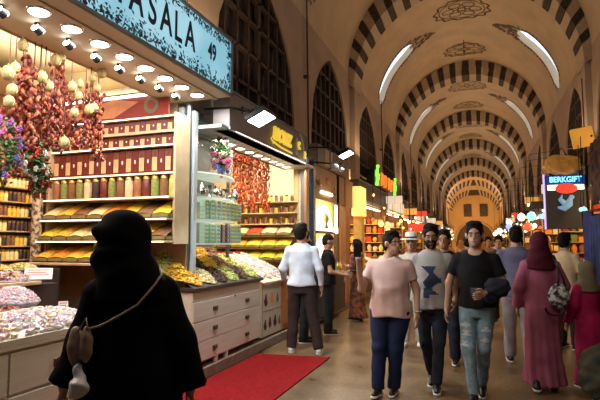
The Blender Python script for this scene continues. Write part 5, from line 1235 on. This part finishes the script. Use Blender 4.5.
mesh_of([(f, .02)], 'wrapping', M('amber plastic wrap', (.65, .32, .08), .3, emit=.12, ecol=(.9, .4, .06), var=.35, scale=8), t, .02)
MB().tube([(-.1, 0, .42), (0, 0, .60), (.1, 0, .42)], .012, 5).build('string_loop', BLACK, t)
# dark hanging cloths
def cloth(name, label, x, y0, y1, z0, z1, m, seed, cat='cloth', faceX=True, group=None):
    rr = random.Random(seed); N, K = 26, 8; vs = []; ph = rr.random()*6
    for side_ in (0, 1):
        for k in range(K+1):
            for i in range(N+1):
                u, v = i/N, k/K; d = .045*math.sin(u*22+ph+v)*(.5+v*.6)+(.012 if side_ else 0)
                p = (x+d, y0+(y1-y0)*u, z1-(z1-z0)*v+.03*math.sin(u*9+ph)*v) if faceX else (x+(y1-y0)*u, y0+d, z1-(z1-z0)*v+.03*math.sin(u*9+ph)*v)
                vs.append(p)
    W = N+1; o = (K+1)*W; fs = []
    for k in range(K):
        for i in range(N):
            a = k*W+i; fs += [(a, a+1, a+W+1, a+W), (o+a, o+a+W, o+a+W+1, o+a+1)]
    for i in range(N): fs += [(i, o+i, o+i+1, i+1), (K*W+i, K*W+i+1, o+K*W+i+1, o+K*W+i)]
    for k in range(K): fs += [(k*W, k*W+W, o+k*W+W, o+k*W), (k*W+N, o+k*W+N, o+k*W+W+N, k*W+W+N)]
    b = MB(); b.add(vs, fs, 0, True); return tag(b.build(name, m), label, cat, group)
cloth('hanging_shawl', 'dark blue shawl hanging at the right edge above the magenta girl', 1.62, 7.9, 8.6, .95, 1.95, M('dark blue cloth', (.02, .035, .13), .8, var=.4), 1, 'shawl')
cloth('hanging_shawl', 'second dark blue shawl hanging behind the first at the right edge', 1.66, 8.7, 9.4, 1.0, 2.05, M('navy blue cloth', (.015, .03, .16), .8, var=.4), 2, 'shawl')
MB().tube([(1.66, 7.8, 2.02), (1.66, 9.5, 2.07)], .015, 6).tube([(1.70, 7.85, .0), (1.66, 7.85, 2.02)], .018, 6).tube([(1.72, 9.45, .0), (1.66, 9.45, 2.07)], .018, 6).build('clothes_rack', BLACK, label='black rack carrying the dark blue shawls at the right edge', cat='rack')
cloth('hanging_rug', 'dark purple brown patterned rug hanging from the right wall above the shawls', 2.20, 10.1, 11.3, 2.3, 3.55, M('dark patterned rug', (.06, .035, .05), .9, col2=(.15, .09, .07), scale=7), 3, 'rug')
cloth('hanging_rug', 'amber brown rug hanging lowest at the right edge of the picture', 2.16, 8.9, 10.0, 1.7, 2.6, M('amber rug', (.30, .12, .04), .9, col2=(.10, .04, .02), scale=8), 4, 'rug')
for i, (x, y, z, k) in enumerate(((1.35, 14.5, 2.25, 2), (1.30, 17.0, 2.35, 1), (1.1, 20.0, 2.15, 4), (1.25, 22.5, 2.4, 1), (.95, 25, 2.1, 1), (1.35, 15.6, 2.0, 3), (1.1, 28, 2.2, 0), (1.0, 33, 2.1, 1))):
    o = pendant((x, y, z), .12, LCOL[k], 3.9); tag(o, '%s glass lamp hung over the right edge of the street, %s from the near end' % (LNAME[k], ORD[[14.5, 15.6, 17.0, 20.0, 22.5, 25, 28, 33].index(y)]), 'lamp', 'lamps over the right edge of the street')
    MB().tube([(x, y, 3.9), (XR, y, 4.05)], .006, 5).build('lamp_bracket', BLACK, o).location = (-x, -y, -z)
b = MB(); b.bbox(-.35, .35, -.2, .2, 0, .10, .01); t = thing('teal_awning', 'flat awning below the bird sign, its teal light put in as glow', 'lamp', (1.72, 12.6, 2.05)); ro = Matrix.Rotation(R(12), 3, 'Y'); b.v = [tuple(ro @ Vector(v)) for v in b.v]; b.build('awning', LCOL[2], t); MB().tube([(.2, 0, .05), (.5, .2, .6)], .015, 5).build('arm', BLACK, t)  # the awning is no lamp; teal light on it is painted as glow

# ================================================================== PEOPLE
def C(n, c, **k): k.setdefault('rough', .85); k.setdefault('var', .12); k.setdefault('spec', .2); return M(n, c, **k)
BLK = C('black cloth', (.008, .008, .009)); JET = C('jet black robe cloth', (.0035, .0035, .004), spec=.05)
NAVY = C('navy trousers', (.012, .022, .060)); BROWN_T = C('dark brown trousers', (.040, .026, .024)); DENIM = C('pale blue denim', (.20, .30, .36), var=.25, scale=25); DKJ = C('dark jeans', (.022, .028, .042), var=.3)

# foreground woman
w1 = person('person', 'person in a black robe and headscarf with tan bag, back turned in the foreground', (-1.54, 1.98), 39, 1.70,
       dict(shR=(.15, 0, 1.36), shL=(-.15, 0, 1.36), elR=(.225, -.02, 1.12), wrR=(.275, -.02, .905), elL=(-.205, -.02, 1.13), wrL=(-.27, -.02, .965), hd=(-.065, .0, 1.60)), top='robe_black', topmat=JET, hair='scarf', hairmat=JET, bottom=None, legs=False,
       head_yaw=1.48, shoemat=BLACK, solemat=BLACK, curl=(.45, .6), fine=.8, ph=1)
t = thing('shoulder_bag', 'tan leather bag hanging at the left hip of the black robed person', 'bag', (-1.54, 1.98, 0), R(39))
LEA = C('tan leather', (.30, .21, .15), rough=.5)
f = field([elp((-.225, -.155, 1.115), (.032, .032, .082)), elp((-.182, -.175, 1.125), (.026, .030, .080))], .012, noise=.003, nsc=40)
mesh_of([(f, .007)], 'bag_body', LEA, t, .01)
pts = [(.12, -.02, 1.44), (.125, -.10, 1.405), (.09, -.155, 1.36), (.02, -.175, 1.28), (-.06, -.19, 1.235), (-.13, -.195, 1.20), (-.175, -.19, 1.19)]
b = MB(); b.tube(pts, .0055, 6); b.build('strap', LEA, t)
b = MB(); b.tube([(-.175, -.19, 1.17), (-.185, -.19, 1.235), (-.215, -.17, 1.18)], .005, 6); b.build('handle', LEA, t)
t = thing('plastic_bag', 'small white plastic bag carried in the left hand of the black robed person', 'bag', (-1.54, 1.98, 0), R(39))
f = field([elp((-.205, -.205, .955), (.040, .033, .045)), cap((-.205, -.205, .97), (-.21, -.17, 1.05), .02, .012)], .03, noise=.006, nsc=55)
mesh_of([(f, .006)], 'bag_body', M('crumpled white plastic', (.60, .56, .54), .35, var=.2), t, .01)

# man in the pink shirt, raising a phone
p = person('person', 'stout person in a pale pink shirt and navy trousers holding up a phone', (-.88, 5.32), 176, 1.67,
       dict(hd=(-.035, .02, 1.612), elR=(.29, .12, 1.12), wrR=(.285, .26, 1.42), elL=(-.275, -.05, 1.12), wrL=(-.30, .06, .87), knR=(.11, .10, .50), anR=(.12, .12, .085), knL=(-.06, .05, .50), anL=(-.02, -.02, .085), toeR=4),
       topmat=C('pale pink shirt cloth', (.62, .44, .40)), botmat=NAVY, girth=1.22, neck='collar', head_yaw=.85, hair='short', ph=2, hem=.83, shoemat=BLACK, curl=(.5, .35), hand_dirs=((0.0, .25, 1), None), thumbs=((-1, .1, 0), None))
b = MB(); b.tube([(-.292+.032*math.cos(a), .058+.032*math.sin(a), .885*.97) for a in [6.283*i/12 for i in range(13)]], .009, 5); b.build('wristwatch', CHROME, p)
t = thing('phone', 'dark phone held up by the person in the pink shirt', 'phone', (-.88, 5.32, 0), R(176)); b = MB(); b.bbox(-.037, .037, -.004, .004, -.07, .07, .003); ro = Matrix.Rotation(R(20), 3, 'Z'); b.v = [tuple(Vector((.25, .345, 1.48))+ro @ Vector(v)) for v in b.v]; b.build('case', BLACK, t)

# man in the grey printed tee
g_ = person('person', 'bearded person in a grey shirt with dark blue print, walking beside the pink shirt', (-.49, 5.70), 181, 1.75,
       dict(elR=(.25, -.04, 1.13), wrR=(.25, .14, .95), elL=(-.25, -.04, 1.12), wrL=(-.235, .15, .93), knR=(.08, .02, .50), anR=(.03, -.16, .12), toeR=-18, knL=(-.07, .12, .50), anL=(-.04, .14, .085)),
       topmat=C('light grey tee cloth', (.40, .39, .37)), botmat=DKJ, bottom='jeans', beard=True, hair='short', skin=SKIN2, ph=3, hem=.84, head_yaw=.1, head_pitch=-.12)
def fig(c, n):
    if n.y < .1: return False
    x, z = c.x, c.z-1.13
    return (abs(x+.02*math.sin(z*30)) < .055+.025*math.sin(z*38+1) and -.13 < z < .17) or (abs(x-.05) < .03 and -.17 < z < -.06) or (abs(x+.03) < .075 and .0 < z < .045)
patch_from(child(g_, 'tshirt'), fig, .003, 'shirt_print', C('dark blue print', (.035, .05, .10)), g_)
# man in the black tee
k_ = person('person', 'person in a black scoop neck shirt and ripped pale blue jeans walking towards us', (-.03, 5.46), 176, 1.76,
       dict(elR=(.27, -.03, 1.13), wrR=(.29, .04, .88), elL=(-.27, .0, 1.12), wrL=(-.10, .27, 1.06), knR=(.08, .12, .51), anR=(.04, .14, .085), toeR=8, knL=(-.06, .04, .50), anL=(-.02, -.16, .11), toeL=-14),
       topmat=BLK, botmat=DENIM, bottom='jeans', neck='scoop', hair='short', skin=SKIN, ph=4, hem=.90, beard=False, thumbs=(None, (0, .2, 1)))
for x_, z_, wx in ((.10, .74, .055), (.09, .66, .05), (.11, .56, .045), (-.09, .70, .05), (-.08, .60, .045)):
    patch_from(child(k_, 'jeans'), lambda c, n: n.y > .1 and abs(c.x-x_) < wx*(.6+.4*math.sin(c.z*130)) and abs(c.z-z_) < .022, .003, 'ripped_patch', C('worn white denim', (.46, .50, .50)), k_)
# stubble as thin beard
t = thing('dark_jacket', 'dark bundle held under the left arm of the person in the black shirt', 'jacket', (-.03, 5.46, 0), R(176))
f = field([elp((-.21, .22, 1.12), (.12, .075, .095)), elp((-.15, .22, 1.04), (.07, .06, .07))], .03, noise=.008, nsc=40); mesh_of([(f, .01)], 'folded_cloth', C('charcoal cloth', (.012, .013, .022)), t, .01)
t = thing('phone', 'phone held low in the hand of the person in the black shirt', 'phone', (-.03, 5.46, 0), R(176)); b = MB(); b.bbox(-.06, .05, -.004, .004, -.03, .03, .003); b.v = [(x-.02, y+.315, z+1.09) for x, y, z in b.v]; b.build('case', CHROME, t)

# shop-side men
person('person', 'person in a white long sleeved shirt and brown trousers, back turned at the lokum stand', (-2.40, 6.83), 14, 1.83,
       dict(elR=(.25, -.04, 1.13), wrR=(.27, .04, .89), elL=(-.26, .03, 1.13), wrL=(-.27, .20, .98), knR=(.15, .0, .50), anR=(.24, -.06, .085), knL=(-.11, .05, .50), anL=(-.14, .02, .085)),
       topmat=C('white blue shirt cloth', (.62, .68, .78)), botmat=BROWN_T, sleeve=1.95, neck='round', face=False, shoemat=C('grey white trainer', (.55, .55, .55)), hem=.90, ph=5, head_yaw=-.35, girth=1.02)
person('person', 'bearded person half hidden behind the white shirt, facing right', (-2.62, 7.55), -70, 1.74, dict(), topmat=C('dull olive shirt', (.06, .055, .04)), botmat=DKJ, beard=True, skin=SKIN2, ph=6, head_yaw=.0)
person('person', 'person in a black shirt looking down at a device beside the orange counter', (-2.46, 8.37), -72, 1.70,
       dict(elR=(.24, .04, 1.10), wrR=(.16, .30, 1.04), elL=(-.24, .04, 1.10), wrL=(-.13, .32, 1.06)), topmat=BLK, botmat=DKJ, hair='crop', ph=7, head_pitch=-.35, hem=.86, thumbs=((0, 0, 1), (0, 0, 1)))
t = thing('card_reader', 'small dark device held by the person in black at the orange counter', 'device', (-2.46, 8.37, 0), R(-72)); b = MB(); b.bbox(-.04, .04, .38, .50, 1.06, 1.08, .005); b.build('case', BLACK, t)
PATT = M('brown orange patterned cloth', (.30, .09, .03), .9, col2=(.05, .03, .03), scale=14)
person('person', 'person in a brown patterned dress by the yellow lit stall', (-2.33, 10.05), 80, 1.62, dict(elR=(.24, .06, 1.12), wrR=(.20, .25, 1.15), elL=(-.24, .02, 1.12), wrL=(-.25, .12, .95)), top='robe', topmat=PATT, hair='long', bottom=None, legs=False, ph=8, fine=1.2)
# right side people
v_ = person('person', 'person in a long mauve robe and burgundy headscarf seen from behind', (.63, 6.05), 4, 1.67,
       dict(shR=(.155, 0, 1.37), shL=(-.155, 0, 1.37), elR=(.235, -.02, 1.13), wrR=(.20, .16, .99), elL=(-.235, -.02, 1.12), wrL=(-.24, .10, .90), anR=(.11, .10, .085), anL=(-.11, -.16, .10)), top='robe', topmat=C('mauve robe cloth', (.34, .095, .15)), hair='scarf', hairmat=C('burgundy scarf cloth', (.075, .008, .018)), bottom=None, legs=False, face=False, ph=9, fine=.9)
t = thing('patterned_bag', 'black and white patterned shoulder bag on the right hip of the mauve robed person', 'bag', (.63, 6.05, 0), R(4))
f = field([elp((.135, -.19, 1.00), (.105, .05, .13))], .02, noise=.004, nsc=30); mesh_of([(f, .01)], 'bag_body', M('black white pattern', (.62, .60, .56), .7, col2=(.02, .02, .02), scale=22), t, .01)
b = MB(); b.tube([(.12, -.10, 1.42), (.15, -.17, 1.28), (.14, -.20, 1.18), (.12, -.20, 1.08)], .012, 6); b.tube([(.20, -.20, 1.08), (.18, -.20, 1.18), (.14, -.16, 1.30), (.10, -.08, 1.44)], .010, 6); b.build('strap', BLACK, t)
b = MB(); b.tube([(.09+.09*math.cos(a), -.20, .88+.10*math.sin(a)*.8) for a in [math.pi+math.pi*i/10 for i in range(11)]], .010, 6); b.build('hanging_loop', BLACK, t)
person('person', 'person in a grey violet shirt and pale trousers left of the mauve robe, back turned', (.47, 7.15), 4, 1.78, dict(knL=(-.10, .08, .5), anL=(-.10, .12, .085), anR=(.10, -.14, .10), toeR=-14), topmat=C('grey violet tee', (.15, .15, .24)), botmat=C('pale grey trousers', (.34, .31, .30)), face=False, hair='crop', ph=10, hem=.84, girth=1.1, fine=1.2)
person('person', 'person in a cream shirt facing right beyond the mauve robe', (1.22, 8.4), -40, 1.70, dict(elR=(.25, .02, 1.13), wrR=(.24, .2, 1.0)), topmat=C('cream shirt cloth', (.62, .46, .28)), botmat=BROWN_T, sleeve=1.95, face=True, neck='collar', ph=11, fine=1.2)
MG = C('magenta cloth', (.48, .02, .11)); OLV = C('olive scarf cloth', (.22, .19, .12))
person('person', 'small person in magenta tunic and trousers with an olive headscarf at the right edge', (1.10, 6.20), 30, 1.36, dict(shR=(.155, 0, 1.37), shL=(-.155, 0, 1.37)), top='robe', topmat=MG, hair='scarf', hairmat=OLV, botmat=MG, bottom='loose', face=False, ph=12, fine=1.1)
t = thing('round_sack', 'dark green mottled round bundle at the lower right edge', 'sack', (1.17, 5.62, 0))
f = field([elp((0, 0, .30), (.29, .27, .30))], .03, noise=.014, nsc=26); mesh_of([(f, .015)], 'fuzzy_wrap', M('dark teal mottled wrap', (.012, .035, .036), .9, col2=(.06, .055, .028), scale=7, bump=.6), t, .015)
b = MB(); b.lathe((0, 0, .57), [(.05, 0), (.035, .05), (.06, .09), (.0, .08)], 10); b.build('tied_neck', M('dark teal mottled wrap', (0, 0, 0)), t)
# walkers in the middle distance
SH_ = [('olive brown', (.10, .08, .05)), ('dark red', (.18, .03, .03)), ('charcoal', (.03, .03, .035)), ('cream', (.50, .40, .27)), ('orange', (.42, .14, .04)), ('teal', (.04, .12, .14)), ('tan', (.32, .20, .10)), ('white', (.55, .52, .48)), ('dusty blue', (.10, .15, .24)), ('pink', (.42, .16, .20))]
person('person', 'person in white trousers and tan long shirt with a beige headscarf behind the mauve robe', (.62, 9.5), 2, 1.64, dict(anL=(-.1, .15, .085), knL=(-.1, .12, .5)), topmat=C('tan long shirt', (.38, .24, .13)), botmat=C('white trousers', (.58, .54, .46)), sleeve=1.95, hair='scarf', hairmat=C('beige scarf cloth', (.44, .30, .14)), face=False, hem=.66, ph=13, fine=1.4)
person('person', 'dark haired person in black behind the shoulder of the grey printed shirt', (-.42, 6.9), 175, 1.72, {}, topmat=BLK, botmat=DKJ, sleeve=1.95, ph=14, fine=1.3, skin=SKIN2)
person('person', 'person in white trousers and a wide white hat between the pink and grey shirts', (-.98, 7.92), 180, 1.66, dict(anR=(.1, .12, .085), knR=(.1, .1, .5)), topmat=C('white smock', (.55, .52, .46)), botmat=C('white trousers', (0, 0, 0)), ph=15, fine=1.3, shoemat=CARD, hair='none', hem=.7)
hat = thing('hat', 'white wide brimmed hat worn between the pink and grey shirts', 'hat', (-.98, 7.90, 1.60)); b = MB(); b.lathe((0, 0, 0), [(.17, 0), (.175, .01), (.09, .025), (.088, .10), (.06, .125), (.0, .13)], 20); b.build('crown', CARD, hat); MB().lathe((0, 0, 0), [(.093, .02), (.093, .05)], 20).build('band', BLACK, hat)
crowd = [(-.15, 9.0, 0, 1.70, 2), (.38, 10.6, 180, 1.68, 2), (-1.5, 12.0, 180, 1.66, 1), (-.75, 12.5, 0, 1.72, 4), (.25, 13.5, 178, 1.70, 6), (.95, 13.2, 0, 1.66, 3), (1.25, 11.0, 185, 1.70, 1), (-1.9, 15.0, 190, 1.70, 5), (-.3, 16.5, 0, 1.66, 4), (.6, 17.5, 180, 1.72, 7), (1.2, 19, 0, 1.70, 9), (-1.1, 19, 180, 1.70, 6), (-.1, 22, 180, 1.68, 8), (.9, 24, 0, 1.7, 0), (-.8, 26, 0, 1.7, 3), (.3, 29, 180, 1.7, 4), (-1.6, 23, 180, 1.7, 7), (1.0, 31, 0, 1.7, 1), (-.5, 34, 180, 1.7, 6), (.5, 38, 0, 1.7, 2)]
for i, (x, y, a, h, c) in enumerate(crowd):
    nm, col = SH_[c]; sc = i % 4 == 2
    person('person', '%s person of the distant crowd by depth, in %s, %s' % (ORD[i], nm, 'facing us' if a > 90 else 'walking away'), (x, y), a+rnd.uniform(-8, 8), h, dict(knL=(-.1, .10, .5), anL=(-.1, .16, .085), anR=(.1, -.14, .10), toeR=-12),
           topmat=C(nm+' crowd cloth', col), botmat=(DKJ, BROWN_T, NAVY)[i % 3], sleeve=.62 if i % 2 else 1.95, hair='scarf' if sc else 'short', hairmat=C('%s scarf cloth' % SH_[(c+3) % 10][0], SH_[(c+3) % 10][1]) if sc else None, face=False if a < 90 else True, ph=20+i, fine=1.5 if y < 16 else 2.0, group='distant walkers in the street')
for o in bpy.data.objects:
    for k in ('_', '__'):
        if k in o: del o[k]

for i, (px, py) in enumerate(((229, 362), (236, 357))):
    v = cam.matrix_basis.to_3x3() @ Vector(((px-300)/500, -(py-200)/500, -1)); k = (.14-1.55)/v.z
    b = MB(); b.lathe((0, 0, 0), [(.030, 0), (.040, .10), (.042, .105), (.036, .10), (.028, .01)], 14)
    tag(b.build('paper_cup', M('white paper cup', (.85, .85, .85), .5, emit=0), None, (min(-3.02, v.x*k), v.y*k, .141)), 'white paper cup on the stone step below the drawers, the %s one' % ('left', 'right')[i], 'cup', 'paper cups on the step')

# strings of small bulbs and jutting signs further down
b0 = None
for side, sx in (('left', -1), ('right', 1)):
    for i in range(46):
        y = 13.5+i*1.02+rnd.uniform(-.4, .4); x = (-2.75 if sx < 0 else 2.0)-sx*rnd.uniform(0, .35); z = rnd.uniform(1.95, 3.05); k = rnd.choice([0, 0, 0, 1, 1])
        b = MB(); r = rnd.uniform(.03, .05); b.ell((0, 0, 0), (r, r, r*1.2), 0, 8, 6); b.cyl((0, 0, r), (0, 0, r*1.9), r*.5, r*.5, 6, 1); b.cyl((0, 0, r*1.8), (0, 0, 3.62-z), .004, .004, 4, 1)
        b.build('bulb', [LCOL[k], BLACK], None, (x, y, z), label='small %s bulb, %s from the near end of the %s row' % (LNAME[k], ORD[i], side), cat='bulb', group='small bulbs along the %s stalls' % side)
JS = [(-1, 17.2, 2.9, 3), (-1, 21.5, 2.75, 1), (-1, 26.0, 2.9, 4), (-1, 31.5, 2.8, 3), (-1, 38, 2.9, 1), (1, 15.6, 2.95, 3), (1, 18.6, 2.7, 0), (1, 21.0, 3.05, 1), (1, 24.5, 2.75, 5), (1, 29.0, 2.9, 4), (1, 35, 2.9, 3)]
for i, (sx, y, z, c) in enumerate(JS):
    x = -2.95 if sx < 0 else 1.75; w_ = .55
    t = thing('jutting_sign', '%s sign jutting over the street, %s of those on the %s side' % (SNAME[c], ORD[i if sx < 0 else i-5], 'left' if sx < 0 else 'right'), 'sign', (x, y, z))
    MB().bbox(0, w_, 0, .08, 0, .26, .008).build('sign_face', SIGNC[c], t); MB().tube([(.05, .04, .26), (.05, .04, 3.64-z)], .012, 5).build('hanger', BLACK, t); MB().tube([(w_-.05, .04, .26), (w_-.05, .04, 3.64-z)], .012, 5).build('hanger', BLACK, t)
